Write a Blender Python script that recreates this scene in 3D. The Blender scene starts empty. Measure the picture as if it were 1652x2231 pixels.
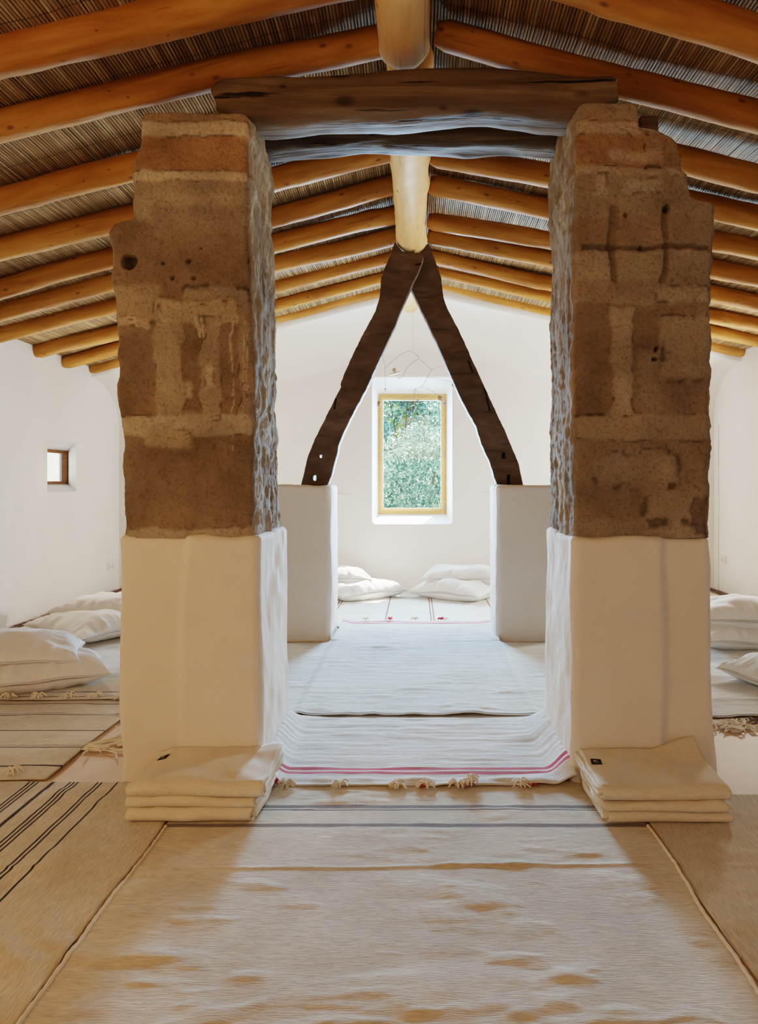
import bpy, bmesh, math, random
import numpy as np
from mathutils import Vector, Matrix

random.seed(7)
RNG = np.random.default_rng(11)
SC = bpy.context.scene
COL = SC.collection

# ------------------------------------------------------------------ camera frame of the photo
W, H = 1652, 2231
F = 1600.0              # focal length in pixels
CX, CY = 908.0, 1055.0  # vanishing point / horizon in the photo
EYE = 1.40

def X_(px, Y): return (px - CX) * Y / F
def Z_(py, Y): return EYE + (CY - py) * Y / F
def P_(px, py, Y): return Vector((X_(px, Y), Y, Z_(py, Y)))
def FY(py): return EYE * F / (py - CY)      # depth of a floor point

# ------------------------------------------------------------------ numpy noise
def _hash(ix, iy, iz, seed):
    h = (ix.astype(np.int64) * 374761393 + iy.astype(np.int64) * 668265263
         + iz.astype(np.int64) * 2147483647 + seed * 1274126177) & 0xffffffff
    h = ((h ^ (h >> 13)) * 1274126177) & 0xffffffff
    h = ((h ^ (h >> 16)) * 2246822519) & 0xffffffff
    h = h ^ (h >> 15)
    return (h & 0xffff) / 32767.5 - 1.0

def vnoise(p, seed=0):
    p = np.asarray(p, dtype=float)
    i = np.floor(p).astype(np.int64)
    f = p - i
    f = f * f * f * (f * (f * 6 - 15) + 10)
    r = 0
    for dx in (0, 1):
        wx = f[..., 0] if dx else 1 - f[..., 0]
        for dy in (0, 1):
            wy = f[..., 1] if dy else 1 - f[..., 1]
            for dz in (0, 1):
                wz = f[..., 2] if dz else 1 - f[..., 2]
                r = r + wx * wy * wz * _hash(i[..., 0] + dx, i[..., 1] + dy, i[..., 2] + dz, seed)
    return r

def fbm(p, octv=4, seed=0, gain=.5):
    p = np.asarray(p, dtype=float)
    r, a = 0, 1.0
    for k in range(octv):
        r = r + a * vnoise(p, seed + k * 17)
        p = p * 2.03 + 3.1
        a *= gain
    return r

def sstep(a, b, x):
    t = np.clip((np.asarray(x, dtype=float) - a) / (b - a), 0, 1)
    return t * t * (3 - 2 * t)

# ------------------------------------------------------------------ object helpers
def tag(o, label=None, cat=None, group=None, kind=None):
    if label: o['label'] = label
    if cat: o['category'] = cat
    if group: o['group'] = group
    if kind: o['kind'] = kind
    return o

def empty(name, loc=(0, 0, 0), rot=(0, 0, 0)):
    o = bpy.data.objects.new(name, None)
    o.location = loc; o.rotation_euler = rot
    o.empty_display_size = .1
    COL.objects.link(o)
    return o

def obj(name, verts, faces, mat=None, parent=None, loc=(0, 0, 0), rot=(0, 0, 0), smooth=True, col=None):
    me = bpy.data.meshes.new(name)
    me.from_pydata([tuple(v) for v in verts], [], [tuple(f) for f in faces])
    me.update()
    if smooth:
        me.polygons.foreach_set('use_smooth', [True] * len(me.polygons))
    if col is not None:
        a = me.color_attributes.new('Col', 'FLOAT_COLOR', 'POINT')
        a.data.foreach_set('color', np.asarray(col, dtype=np.float32).ravel())
    o = bpy.data.objects.new(name, me)
    if mat:
        me.materials.append(mat)
    COL.objects.link(o)
    o.location = loc; o.rotation_euler = rot
    if parent: o.parent = parent
    return o

def from_bm(name, bm, mat=None, parent=None, loc=(0, 0, 0), rot=(0, 0, 0), smooth=False):
    bmesh.ops.recalc_face_normals(bm, faces=bm.faces)
    me = bpy.data.meshes.new(name)
    bm.to_mesh(me); bm.free()
    if smooth:
        me.polygons.foreach_set('use_smooth', [True] * len(me.polygons))
    o = bpy.data.objects.new(name, me)
    if mat: me.materials.append(mat)
    COL.objects.link(o)
    o.location = loc; o.rotation_euler = rot
    if parent: o.parent = parent
    return o

def grid_faces(nr, nc, wrap=False, off=0):
    fs = []
    cc = nc if wrap else nc - 1
    for i in range(nr - 1):
        for j in range(cc):
            j2 = (j + 1) % nc
            fs.append((off + i * nc + j, off + i * nc + j2, off + (i + 1) * nc + j2, off + (i + 1) * nc + j))
    return fs

def box_bm(bm, lo, hi, bevel=0):
    r = bmesh.ops.create_cube(bm, size=1)
    lo = Vector(lo); hi = Vector(hi)
    for v in r['verts']:
        v.co = Vector((lo[k] + (v.co[k] + .5) * (hi[k] - lo[k]) for k in range(3)))
    if bevel:
        es = list({e for v in r['verts'] for e in v.link_edges})
        bmesh.ops.bevel(bm, geom=es, offset=bevel, segments=2, affect='EDGES', profile=.6)

def tube(pts, rad, n=8, cap=True):
    """verts, faces of a tube along a polyline; rad is a number or a list"""
    pts = [Vector(p) for p in pts]
    vs, fs = [], []
    m = len(pts)
    up = None
    for i, p in enumerate(pts):
        t = (pts[min(i + 1, m - 1)] - pts[max(i - 1, 0)]).normalized()
        if up is None:
            up = Vector((0, 0, 1)) if abs(t.z) < .9 else Vector((1, 0, 0))
        a = t.cross(up)
        if a.length < 1e-6: a = t.orthogonal()
        a.normalize(); b = a.cross(t).normalized(); up = b
        r = rad[i] if isinstance(rad, (list, tuple, np.ndarray)) else rad
        for k in range(n):
            th = 2 * math.pi * k / n
            vs.append(p + a * (math.cos(th) * r) + b * (math.sin(th) * r))
    fs = grid_faces(m, n, wrap=True)
    if cap:
        fs.append(tuple(range(n)))
        fs.append(tuple(reversed(range((m - 1) * n, m * n))))
    return vs, fs

class MB:
    def __init__(s): s.v = []; s.f = []
    def add(s, vf):
        o = len(s.v); s.v += list(vf[0]); s.f += [tuple(i + o for i in f) for f in vf[1]]
        return s
    def build(s, name, mat=None, parent=None, **k): return obj(name, s.v, s.f, mat, parent, **k)

def ball(c, r, n=12, sq=(1, 1, 1)):
    vs, fs = [], []
    m = n // 2 + 1
    for i in range(m + 1):
        ph = math.pi * i / m
        for k in range(n):
            th = 2 * math.pi * k / n
            vs.append(Vector((c[0] + r * sq[0] * math.sin(ph) * math.cos(th), c[1] + r * sq[1] * math.sin(ph) * math.sin(th), c[2] + r * sq[2] * math.cos(ph))))
    return vs, grid_faces(m + 1, n, wrap=True)

def curve_pts(pts, n=8):
    """Catmull-Rom through points"""
    pts = [Vector(p) for p in pts]
    q = [pts[0] * 2 - pts[1]] + pts + [pts[-1] * 2 - pts[-2]]
    out = []
    for i in range(1, len(q) - 2):
        for k in range(n):
            t = k / n
            a, b, c, d = q[i - 1], q[i], q[i + 1], q[i + 2]
            out.append(.5 * ((2 * b) + (c - a) * t + (2 * a - 5 * b + 4 * c - d) * t * t + (3 * b - a - 3 * c + d) * t ** 3))
    out.append(pts[-1])
    return out

# ------------------------------------------------------------------ materials
class NT:
    def __init__(s, name):
        s.m = bpy.data.materials.new(name); s.m.use_nodes = True
        s.t = s.m.node_tree; s.t.nodes.clear()
        s.out = s.t.nodes.new('ShaderNodeOutputMaterial')
        s.b = s.t.nodes.new('ShaderNodeBsdfPrincipled')
        s.t.links.new(s.b.outputs[0], s.out.inputs[0])
    def n(s, typ, **kw):
        nd = s.t.nodes.new('ShaderNode' + typ)
        for k, v in kw.items():
            if k.startswith('_'): setattr(nd, k[1:], v)
            else:
                inp = nd.inputs[int(k[1:])] if k[0] == 'i' and k[1:].isdigit() else nd.inputs[k.replace('__', ' ')]
                s.set(inp, v)
        return nd
    def set(s, inp, v):
        if isinstance(v, bpy.types.NodeSocket): s.t.links.new(v, inp)
        elif isinstance(v, bpy.types.Node): s.t.links.new(v.outputs[0], inp)
        else:
            if isinstance(v, (tuple, list)) and inp.type == 'RGBA' and len(v) == 3: v = (*v, 1)
            inp.default_value = v
    def coord(s, scale=(1, 1, 1), kind='Object', loc=None):
        tc = s.n('TexCoord')
        mp = s.n('Mapping', Vector=tc.outputs[kind], Scale=scale)
        if loc is not None: s.set(mp.inputs['Location'], loc)
        return mp.outputs[0]
    def rnd_coord(s, scale=(1, 1, 1)):
        """object coordinates shifted by a per-object random number"""
        oi = s.n('ObjectInfo')
        mul = s.n('Math', _operation='MULTIPLY', i0=oi.outputs['Random'], i1=37.0)
        comb = s.n('CombineXYZ', X=mul.outputs[0], Y=mul.outputs[0], Z=mul.outputs[0])
        return s.coord(scale, loc=comb.outputs[0])
    def noise(s, vec, scale=5, detail=4, rough=.55, dist=0.0):
        return s.n('TexNoise', Vector=vec, Scale=scale, Detail=detail, Roughness=rough, Distortion=dist).outputs['Fac']
    def ramp(s, fac, stops, interp='LINEAR'):
        r = s.n('ValToRGB', Fac=fac); cr = r.color_ramp; cr.interpolation = interp
        while len(cr.elements) < len(stops): cr.elements.new(.5)
        for e, (p, c) in zip(cr.elements, stops):
            e.position = p
            e.color = (*c, 1) if isinstance(c, (tuple, list)) else (c, c, c, 1)
        return r.outputs[0]
    def mix(s, fac, a, b, blend='MIX'):
        m = s.t.nodes.new('ShaderNodeMix'); m.data_type = 'RGBA'; m.blend_type = blend
        s.set(m.inputs[0], fac); s.set(m.inputs[6], a); s.set(m.inputs[7], b)
        return m.outputs[2]
    def math(s, op, a, b=0.0):
        return s.n('Math', _operation=op, i0=a, i1=b).outputs[0]
    def bump(s, h, strength=.3, dist=.01, normal=None):
        b = s.n('Bump', Height=h, Strength=strength, Distance=dist)
        if normal is not None: s.set(b.inputs['Normal'], normal)
        return b.outputs[0]
    def done(s, color=None, rough=.8, normal=None, spec=.3, **kw):
        if color is not None: s.set(s.b.inputs['Base Color'], color)
        s.set(s.b.inputs['Roughness'], rough)
        s.set(s.b.inputs['Specular IOR Level'], spec)
        if normal is not None: s.set(s.b.inputs['Normal'], normal)
        for k, v in kw.items(): s.set(s.b.inputs[k.replace('__', ' ')], v)
        return s.m

def plain(name, c, rough=.7, spec=.3, **kw):
    return NT(name).done(c, rough, spec=spec, **kw)

def m_plaster(name, c=(.80, .785, .75), amt=.05):
    t = NT(name); v = t.coord((1, 1, 1))
    a = t.noise(v, 1.7, 5, .6); b = t.noise(v, 9, 5, .6)
    col = t.mix(t.ramp(a, [(.35, 0), (.7, 1)]), tuple(x * (1 - amt) for x in c), c)
    col = t.mix(t.math('MULTIPLY', b, .12), col, tuple(x * .86 for x in c))
    nrm = t.bump(t.noise(v, 5, 3, .5), .25, .03)
    nrm = t.bump(t.noise(v, 45, 4, .6), .12, .006, nrm)
    return t.done(col, .85, nrm, .2)

M = {}
M['wall'] = m_plaster('white_lime_plaster', (.84, .83, .80))
M['base'] = m_plaster('pillar_plaster', (.80, .76, .69), .07)
M['floor'] = None

def m_log(name, dark, mid, light, knot=(.10, .035, .012), bump=.25, stretch=.12, kscale=4.0, kthr=.09, spec=.25, crack=.35):
    t = NT(name)
    v = t.rnd_coord((stretch, 1, 1))
    a = t.noise(v, 9, 6, .62, .6)
    col = t.ramp(a, [(.25, dark), (.5, mid), (.75, light)])
    v2 = t.rnd_coord((.5, .5, .5))
    blot = t.noise(v2, 3.0, 3, .5)
    col = t.mix(t.ramp(blot, [(.35, .45), (.7, 0)]), col, dark)
    vk = t.rnd_coord((.75, 1.4, 1.4))
    vk = t.n('VectorMath', _operation='ADD', i0=vk).outputs[0] if False else vk
    vo = t.n('TexVoronoi', Vector=vk, Scale=kscale * 1.7, Randomness=1.0)
    k = t.ramp(vo.outputs['Distance'], [(kthr * .35, 1), (kthr, .6), (kthr * 1.5, 0)])
    col = t.mix(t.math('MULTIPLY', k, .85), col, knot)
    v2k = t.n('TexVoronoi', Vector=t.rnd_coord((.55, 1, 1)), Scale=kscale * 4.6, Randomness=1.0)
    k2 = t.ramp(v2k.outputs['Distance'], [(kthr * .7, 1), (kthr * 1.3, 0)])
    k2 = t.math('MULTIPLY', k2, t.ramp(t.noise(t.rnd_coord((1, 1, 1)), 4.5, 2, .5), [(.5, 0), (.58, .8)]))
    col = t.mix(k2, col, knot)
    # fine drying cracks along the log
    cr = t.noise(t.rnd_coord((.05, 1, 1)), 26, 3, .5)
    crk = t.ramp(cr, [(.30, 1), (.34, 0)])
    col = t.mix(t.math('MULTIPLY', crk, crack), col, knot)
    h = t.math('SUBTRACT', a, t.math('MULTIPLY', crk, .25))
    nrm = t.bump(h, bump, .02)
    nrm = t.bump(t.noise(t.rnd_coord((.6, 1, 1)), 7, 3, .5), .35, .03, nrm)
    return t.done(col, .62, nrm, spec)

M['honey'] = m_log('honey_peeled_log', (.23, .080, .009), (.45, .192, .027), (.70, .37, .09))
M['ridge'] = m_log('pale_peeled_log', (.70, .40, .15), (.88, .56, .24), (.93, .66, .35), knot=(.16, .07, .03), kscale=2.6, kthr=.075, bump=.2)
M['old'] = m_log('weathered_dark_beam', (.05, .032, .018), (.19, .125, .07), (.38, .28, .17), knot=(.012, .008, .005), bump=.9, stretch=.07, kscale=1.6, kthr=.10, spec=.15, crack=.95)
M['old2'] = m_log('weathered_black_beam', (.03, .021, .014), (.11, .08, .055), (.32, .26, .20), knot=(.01, .007, .005), bump=1.0, stretch=.08, kscale=1.6, kthr=.08, spec=.15, crack=.9)
M['truss'] = m_log('dark_brown_timber', (.06, .037, .025), (.12, .078, .054), (.20, .14, .10), knot=(.008, .006, .005), bump=.5, stretch=.4, kscale=1.5, kthr=.06, spec=.15)
M['black'] = plain('dark_recess', (.006, .005, .004), .9)

def m_stone():
    t = NT('weathered_sandstone')
    at = t.n('VertexColor', _layer_name='Col')
    v = t.coord((1, 1, 1))
    n1 = t.noise(v, 60, 5, .65); n2 = t.noise(v, 230, 3, .6); n3 = t.noise(v, 12, 5, .6)
    col = t.mix(t.ramp(n1, [(.30, .5), (.50, 0)]), at.outputs[0], (.075, .055, .038))
    col = t.mix(t.ramp(n3, [(.52, 0), (.78, .38)]), col, (.34, .29, .22))
    col = t.mix(t.ramp(n2, [(.35, .35), (.5, 0)]), col, (.07, .05, .03))
    pits = t.n('TexVoronoi', Vector=v, Scale=34.0)
    pm = t.ramp(pits.outputs['Distance'], [(.06, 1), (.17, 0)])
    gate = t.ramp(t.noise(v, 3.5, 3, .5), [(.56, 0), (.68, 1)])
    pm = t.math('MULTIPLY', pm, gate)
    col = t.mix(t.math('MULTIPLY', pm, .55), col, (.03, .022, .015))
    nrm = t.bump(n3, .5, .02)
    nrm = t.bump(n1, .9, .009, nrm)
    nrm = t.bump(t.math('MULTIPLY', pm, -1.0), .5, .01, nrm)
    return t.done(col, .92, nrm, .1)
M['stone'] = m_stone()

def m_reed():
    t = NT('split_reed_matting')
    at = t.n('VertexColor', _layer_name='Col')
    v = t.coord((1, 1, 1))
    n = t.noise(t.coord((3, 2.2, 3)), 1.0, 4, .6)
    col = t.mix(t.ramp(n, [(.3, .38), (.6, 0)]), at.outputs[0], (.14, .08, .035))
    n2 = t.noise(t.coord((90, 5, 90)), 1.0, 2, .5)
    col = t.mix(t.ramp(n2, [(.60, 0), (.72, .55)]), col, (.72, .58, .36))
    sy = t.n('SeparateXYZ', Vector=v)
    wv = t.noise(t.coord((1.2, .2, 0)), 1.0, 2, .5)
    fr = t.math('FRACT', t.math('ADD', t.math('DIVIDE', sy.outputs[1], .27), t.math('MULTIPLY', wv, .5)))
    col = t.mix(t.ramp(fr, [(0, .75), (.022, 0)], 'CONSTANT'), col, (.05, .03, .02))
    # knots of each cane
    sep = t.n('SeparateColor', Color=at.outputs[0])
    sx = t.n('SeparateXYZ', Vector=v)
    return t.done(col, .55, t.bump(n, .2, .004), .35)
M['reed'] = m_reed()

def m_cloth(name, c=(.70, .66, .58), stripes=None, axis=1, lo=0.0, hi=1.0, weave=(25, 220), bump=.7, wob=.004, vary=.22, alongx=True, rough=.95):
    """woven wool; stripes = [(centre, width, colour)] along an object axis"""
    t = NT(name)
    v = t.coord((1, 1, 1))
    sc = (weave[0], weave[1], 60) if alongx else (weave[1], weave[0], 60)
    thr = t.noise(t.coord(sc), 1.0, 3, .6)
    blot = t.noise(v, 3.2, 4, .6)
    fine = t.noise(v, 420, 2, .5)
    col = c
    if stripes:
        sp = t.n('SeparateXYZ', Vector=v)
        w = t.noise(t.coord((7, 7, 7)), 1.0, 3, .5)
        pos = t.math('ADD', sp.outputs[axis], t.math('MULTIPLY', t.math('SUBTRACT', w, .5), wob * 2))
        mr = t.n('MapRange', Value=pos); mr.inputs['From Min'].default_value = lo; mr.inputs['From Max'].default_value = hi
        st = [(0.0, c)]
        for ce, wd, cc in sorted(stripes):
            st.append((max(0, (ce - wd / 2 - lo) / (hi - lo)), cc)); st.append((min(1, (ce + wd / 2 - lo) / (hi - lo)), c))
        assert len(st) <= 32, name
        col = t.ramp(mr.outputs[0], st, 'CONSTANT')
    mul = t.ramp(thr, [(.25, 1 - vary * 1.6), (.6, 1.0), (.85, 1.06)])
    col = t.mix(1.0, col, mul, 'MULTIPLY')
    mul2 = t.ramp(blot, [(.3, (1 - vary * .9, 1 - vary, 1 - vary * 1.25)), (.65, (1, 1, 1))])
    col = t.mix(1.0, col, mul2, 'MULTIPLY')
    col = t.mix(t.ramp(fine, [(.66, 0), (.72, .25)]), col, (.35, .28, .2))
    nrm = t.bump(thr, bump, .004)
    nrm = t.bump(fine, .35, .002, nrm)
    return t.done(col, rough, nrm, .1, Sheen__Weight=.15)

CREAM = (.73, .66, .54)
NAVY = (.012, .012, .018); BROWN = (.06, .035, .03); GREY = (.15, .13, .125); RED = (.50, .055, .085)
M['linen'] = m_cloth('white_linen', (.84, .82, .79), weave=(60, 200), bump=.12, vary=.05)
M['blanket'] = m_cloth('natural_cotton_blanket', (.74, .67, .54), weave=(30, 300), bump=.2, vary=.08)
M['yarn'] = plain('cream_yarn', (.76, .70, .60), .95, .1)
M['redyarn'] = plain('red_yarn', (.45, .06, .07), .95, .1)
M['darkyarn'] = plain('dark_brown_yarn', (.14, .09, .075), .95, .1)
M['pine'] = m_log('varnished_pine', (.62, .33, .10), (.74, .43, .16), (.80, .52, .22), kthr=.02, bump=.08)
M['darkwood'] = m_log('dark_frame_wood', (.16, .06, .02), (.24, .09, .03), (.30, .13, .05), kthr=.02, bump=.08)
M['metal'] = plain('hinge_metal', (.42, .34, .24), .4, .5, Metallic=.8)
M['wire'] = plain('mobile_wire', (.36, .33, .30), .45, .4)
M['plastic'] = plain('white_plastic', (.78, .74, .68), .4, .5)
M['hole'] = plain('socket_hole', (.10, .08, .07), .6)
M['label'] = plain('black_label', (.008, .008, .010), .8, .2)
M['labelmark'] = plain('label_thread', (.42, .42, .38), .8, .2)
M['labelgrey'] = plain('label_grey_thread', (.08, .08, .085), .8, .2)
M['disc'] = plain('pale_glass_disc', (.70, .80, .74), .25, .5)

def m_glass(name, tint=(1, 1, 1), refl=.06):
    t = NT(name)
    t.t.nodes.remove(t.b)
    tr = t.n('BsdfTransparent', Color=tint)
    gl = t.n('BsdfGlossy', Color=(1, 1, 1), Roughness=.02)
    lw = t.n('LayerWeight', Blend=.12)
    fac = t.math('ADD', t.math('MULTIPLY', lw.outputs['Fresnel'], .5), refl * .3)
    mx = t.n('MixShader', Fac=fac); t.set(mx.inputs[1], tr); t.set(mx.inputs[2], gl)
    t.t.links.new(mx.outputs[0], t.out.inputs[0])
    return t.m
M['glass'] = m_glass('window_glass')

def m_bead():
    t = NT('glass_bead')
    t.t.nodes.remove(t.b)
    tr = t.n('BsdfTransparent', Color=(.74, .68, .66))
    gl = t.n('BsdfGlossy', Color=(.5, .5, .5), Roughness=.25)
    df = t.n('BsdfDiffuse', Color=(.20, .16, .15))
    lw = t.n('LayerWeight', Blend=.45)
    m1 = t.n('MixShader', Fac=.78); t.set(m1.inputs[1], df); t.set(m1.inputs[2], tr)
    m2 = t.n('MixShader', Fac=t.math('MULTIPLY', lw.outputs['Fresnel'], .22)); t.set(m2.inputs[1], m1.outputs[0]); t.set(m2.inputs[2], gl)
    t.t.links.new(m2.outputs[0], t.out.inputs[0])
    return t.m
M['bead'] = m_bead()

def m_leaf(name, c1, c2):
    t = NT(name)
    t.t.nodes.remove(t.b)
    n = t.noise(t.coord((1, 1, 1)), 2.6, 4, .7)
    col = t.ramp(n, [(.42, c1), (.60, c2)])
    d = t.n('BsdfDiffuse', Color=col); tl = t.n('BsdfTranslucent', Color=col)
    g = t.n('BsdfGlossy', Color=(.9, 1, 1), Roughness=.35)
    m1 = t.n('MixShader', Fac=.5); t.set(m1.inputs[1], d.outputs[0]); t.set(m1.inputs[2], tl.outputs[0])
    m2 = t.n('MixShader', Fac=.12); t.set(m2.inputs[1], m1.outputs[0]); t.set(m2.inputs[2], g.outputs[0])
    t.t.links.new(m2.outputs[0], t.out.inputs[0])
    return t.m
M['leaf_a'] = m_leaf('silver_green_leaf', (.025, .12, .11), (.36, .60, .48))
M['leaf_b'] = m_leaf('blue_green_leaf', (.012, .075, .09), (.12, .30, .28))
M['leaf_c'] = m_leaf('yellow_green_leaf', (.22, .44, .08), (.42, .60, .16))
M['bark'] = plain('tree_bark', (.16, .12, .09), .9)

def m_floor():
    t = NT('beige_microcement'); v = t.coord((1, 1, 1))
    a = t.noise(v, 2.5, 6, .6); b = t.noise(v, 30, 4, .6)
    col = t.mix(t.ramp(a, [(.35, 0), (.7, 1)]), (.53, .37, .22), (.63, .46, .30))
    sp = t.n('SeparateXYZ', Vector=v)
    # slab joints
    for ax, per, off in ((1, 1.26, .95), (0, 1.9, .86)):
        q = t.math('DIVIDE', t.math('ADD', sp.outputs[ax], off), per)
        fr = t.math('FRACT', q)
        ln = t.ramp(fr, [(0, 1), (.004 / per, 0)], 'CONSTANT')
        col = t.mix(t.math('MULTIPLY', ln, .7), col, (.24, .18, .13))
    return t.done(col, .6, t.bump(b, .08, .005), .35)
M['floor'] = m_floor()
M['ground'] = plain('hill_grass', (.18, .32, .22), .95, .1)
M['deck'] = plain('roof_boards', (.22, .14, .08), .9)

# ------------------------------------------------------------------ the room shell
XW, YB, YF = 3.95, 9.75, -2.6        # side walls, far wall, wall behind the camera
SLL, SLR, ZR = .262, .213, 3.78      # slopes and the height of the rafter axes at the ridge
def zraft(x, y):
    sl = SLL + np.clip((3.34 - y) / 2, -1, 1) * 0
    sr = np.where(np.asarray(y) < 4.6, .245, .213)
    sr = .245 + (.213 - .245) * sstep(3.8, 5.2, y)
    zr = ZR + .0 * np.asarray(y)
    return np.where(np.asarray(x) < 0, zr + sl * np.asarray(x), zr - sr * np.asarray(x))

bm = bmesh.new(); box_bm(bm, (-XW - .4, YF - .3, -.25), (XW + .4, YB + .55, 0))
tag(from_bm('floor', bm, M['floor']), kind='structure')

# far gable wall with its splayed window opening
wi = dict(x0=X_(812, YB), x1=X_(985, YB), z0=Z_(1141, YB), z1=Z_(823, YB))
YG = 10.17
wo = dict(x0=X_(824, YG), x1=X_(973, YG), z0=Z_(1120, YG), z1=Z_(858, YG))
def rrect(d, y, r, n=5):
    pts = []
    for (cx, cz, a0) in ((d['x1'] - r, d['z1'] - r, 0), (d['x0'] + r, d['z1'] - r, 90), (d['x0'] + r, d['z0'] + r, 180), (d['x1'] - r, d['z0'] + r, 270)):
        for k in range(n + 1):
            a = math.radians(a0 + 90 * k / n)
            pts.append((cx + r * math.cos(a), y, cz + r * math.sin(a)))
    return pts
bm = bmesh.new()
zl, zr_, zt = 2.86, 3.06, 3.95
outer = [(-XW - .3, YB, -.05), (XW + .3, YB, -.05), (XW + .3, YB, zr_), (0, YB, zt), (-XW - .3, YB, zl)]
rings = []
steps = [(-.02, 0.0), (-.006, .006), (0.0, .022), (.12, .14), (.6, .62), (1.0, 1.0)]
def lerpd(t_):
    return {k: wi[k] + (wo[k] - wi[k]) * t_ for k in wi}
lip = .022
for grow, dep in ((lip, 0), (lip * .5, .004), (lip * .15, .012), (0, .026)):
    d = dict(x0=wi['x0'] - grow, x1=wi['x1'] + grow, z0=wi['z0'] - grow, z1=wi['z1'] + grow)
    rings.append(rrect(d, YB + dep, .045))
rings.append(rrect(wo, YG, .012))
rings.append(rrect(wo, YG + .30, .012))
vr = [[bm.verts.new(p) for p in r] for r in rings]
for a, b in zip(vr[:-1], vr[1:]):
    for i in range(len(a)):
        j = (i + 1) % len(a); bm.faces.new((a[i], a[j], b[j], b[i]))
vo_ = [bm.verts.new(p) for p in outer]
# triangulated face between the outline and the first ring
es = [bm.edges.new((vo_[i], vo_[(i + 1) % 5])) for i in range(5)]
es += [bm.edges.get((vr[0][i], vr[0][(i + 1) % len(vr[0])])) for i in range(len(vr[0]))]
bmesh.ops.triangle_fill(bm, edges=es, use_beauty=True, use_dissolve=False)
# outside face
vb_ = [bm.verts.new((p[0], YG + .30, p[2])) for p in outer]
es = [bm.edges.new((vb_[i], vb_[(i + 1) % 5])) for i in range(5)]
es += [bm.edges.get((vr[-1][i], vr[-1][(i + 1) % len(vr[-1])])) for i in range(len(vr[-1]))]
bmesh.ops.triangle_fill(bm, edges=es, use_beauty=True, use_dissolve=False)
for i in range(5):
    j = (i + 1) % 5; bm.faces.new((vo_[i], vo_[j], vb_[j], vb_[i]))
tag(from_bm('wall_back', bm, M['wall']), kind='structure')

# side walls; the left one has a small splayed opening
def side_wall(name, x, sgn, ztop, hole=None):
    bm = bmesh.new()
    xo = x + sgn * (.36 if hole else .6)
    if not hole:
        box_bm(bm, (min(x, xo), YF, -.05), (max(x, xo), YB + .1, ztop))
    else:
        y0, y1, z0, z1, yy0, yy1, zz0, zz1, dep = hole
        A = [(x, y0, z0), (x, y1, z0), (x, y1, z1), (x, y0, z1)]
        Bq = [(x + sgn * dep, yy0, zz0), (x + sgn * dep, yy1, zz0), (x + sgn * dep, yy1, zz1), (x + sgn * dep, yy0, zz1)]
        Cq = [(xo, yy0, zz0), (xo, yy1, zz0), (xo, yy1, zz1), (xo, yy0, zz1)]
        O = [(x, YF, -.05), (x, YB + .1, -.05), (x, YB + .1, ztop), (x, YF, ztop)]
        Q = [(xo, YF, -.05), (xo, YB + .1, -.05), (xo, YB + .1, ztop), (xo, YF, ztop)]
        a, b, c, o, q = [[bm.verts.new(p) for p in s] for s in (A, Bq, Cq, O, Q)]
        for s, t_ in ((o, a), (a, b), (b, c), (c, q), (q, o)):
            for i in range(4):
                j = (i + 1) % 4; bm.faces.new((s[i], s[j], t_[j], t_[i]))
    return tag(from_bm(name, bm, M['wall']), kind='structure')
def WY(px): return abs(XW * F / (px - CX))
hy0, hy1 = WY(103), WY(166)
side_wall('wall_left', -XW, -1, 2.86, (hy0, hy1, Z_(1072, 8.0), Z_(962, 8.0) + .02, hy0 + .02, 8.86, 1.40, 1.80, .26))
side_wall('wall_right', XW, 1, 3.02)
bm = bmesh.new(); box_bm(bm, (-XW - .6, YF - .3, -.05), (XW + .6, YF, 4.0))
tag(from_bm('wall_front', bm, M['wall']), kind='structure')

# reed matting laid on the rafters (one woven ceiling) with the roof boards above it
ys = np.arange(YF, YB + .3, .2)
vs, fs, cs = [], [], []
pitch = .0165
for side in (-1, 1):
    xs = np.arange(.02, XW + .12, pitch)
    for x0 in xs:
        r = .0078 * random.uniform(.82, 1.08)
        ph = random.uniform(0, 9)
        tone = random.uniform(.82, 1.22)
        base = .82 * np.array(random.choice([(.40, .25, .115), (.36, .215, .09), (.44, .29, .14), (.33, .195, .08), (.52, .38, .20)])) * tone
        xx = side * (x0 + .0035 * np.sin(ys * 1.1 + x0 * 2) + .0010 * np.sin(ys * 3.1 + ph))
        zz = zraft(xx, ys) + .088 + .0012 * np.sin(ys * 3.3 + ph) + .006 * np.sin(ys * 2.1 + x0 * 3) + random.uniform(-.001, .001)
        o = len(vs)
        nb = 5
        for k in range(len(ys)):
            fl = 1 + .10 * math.sin(ys[k] * 13 + ph * 5)
            for a in range(nb):
                th = math.pi * (1.0 + a / (nb - 1))
                vs.append((xx[k] + r * fl * math.cos(th), ys[k], zz[k] + r * fl * math.sin(th)))
                kk = .88 + .24 * random.random() if a == 0 else kk
                cs.append((*(base * kk), 1))
        fs += grid_faces(len(ys), nb, off=o)
tag(obj('ceiling', vs, fs, M['reed'], col=cs), kind='structure')

bm = bmesh.new()
for side in (-1, 1):
    xo = side * (XW + .6)
    for y0, y1 in ((YF - .3, 3.0), (3.0, 6.4), (6.4, YB + .45)):
        for lo, hi in ((.115, .17),):
            q = []
            for (x, y) in ((0, y0), (xo, y0), (xo, y1), (0, y1)):
                q.append((x, y, float(zraft(x, y)) + lo))
            vv = [bm.verts.new(p) for p in q] + [bm.verts.new((p[0], p[1], p[2] + hi - lo)) for p in q]
            for f in ((0, 1, 2, 3), (4, 5, 6, 7), (0, 1, 5, 4), (1, 2, 6, 5), (2, 3, 7, 6), (3, 0, 4, 7)):
                bm.faces.new([vv[i] for i in f])
tag(from_bm('ceiling_boards', bm, M['deck']), kind='structure')

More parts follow.
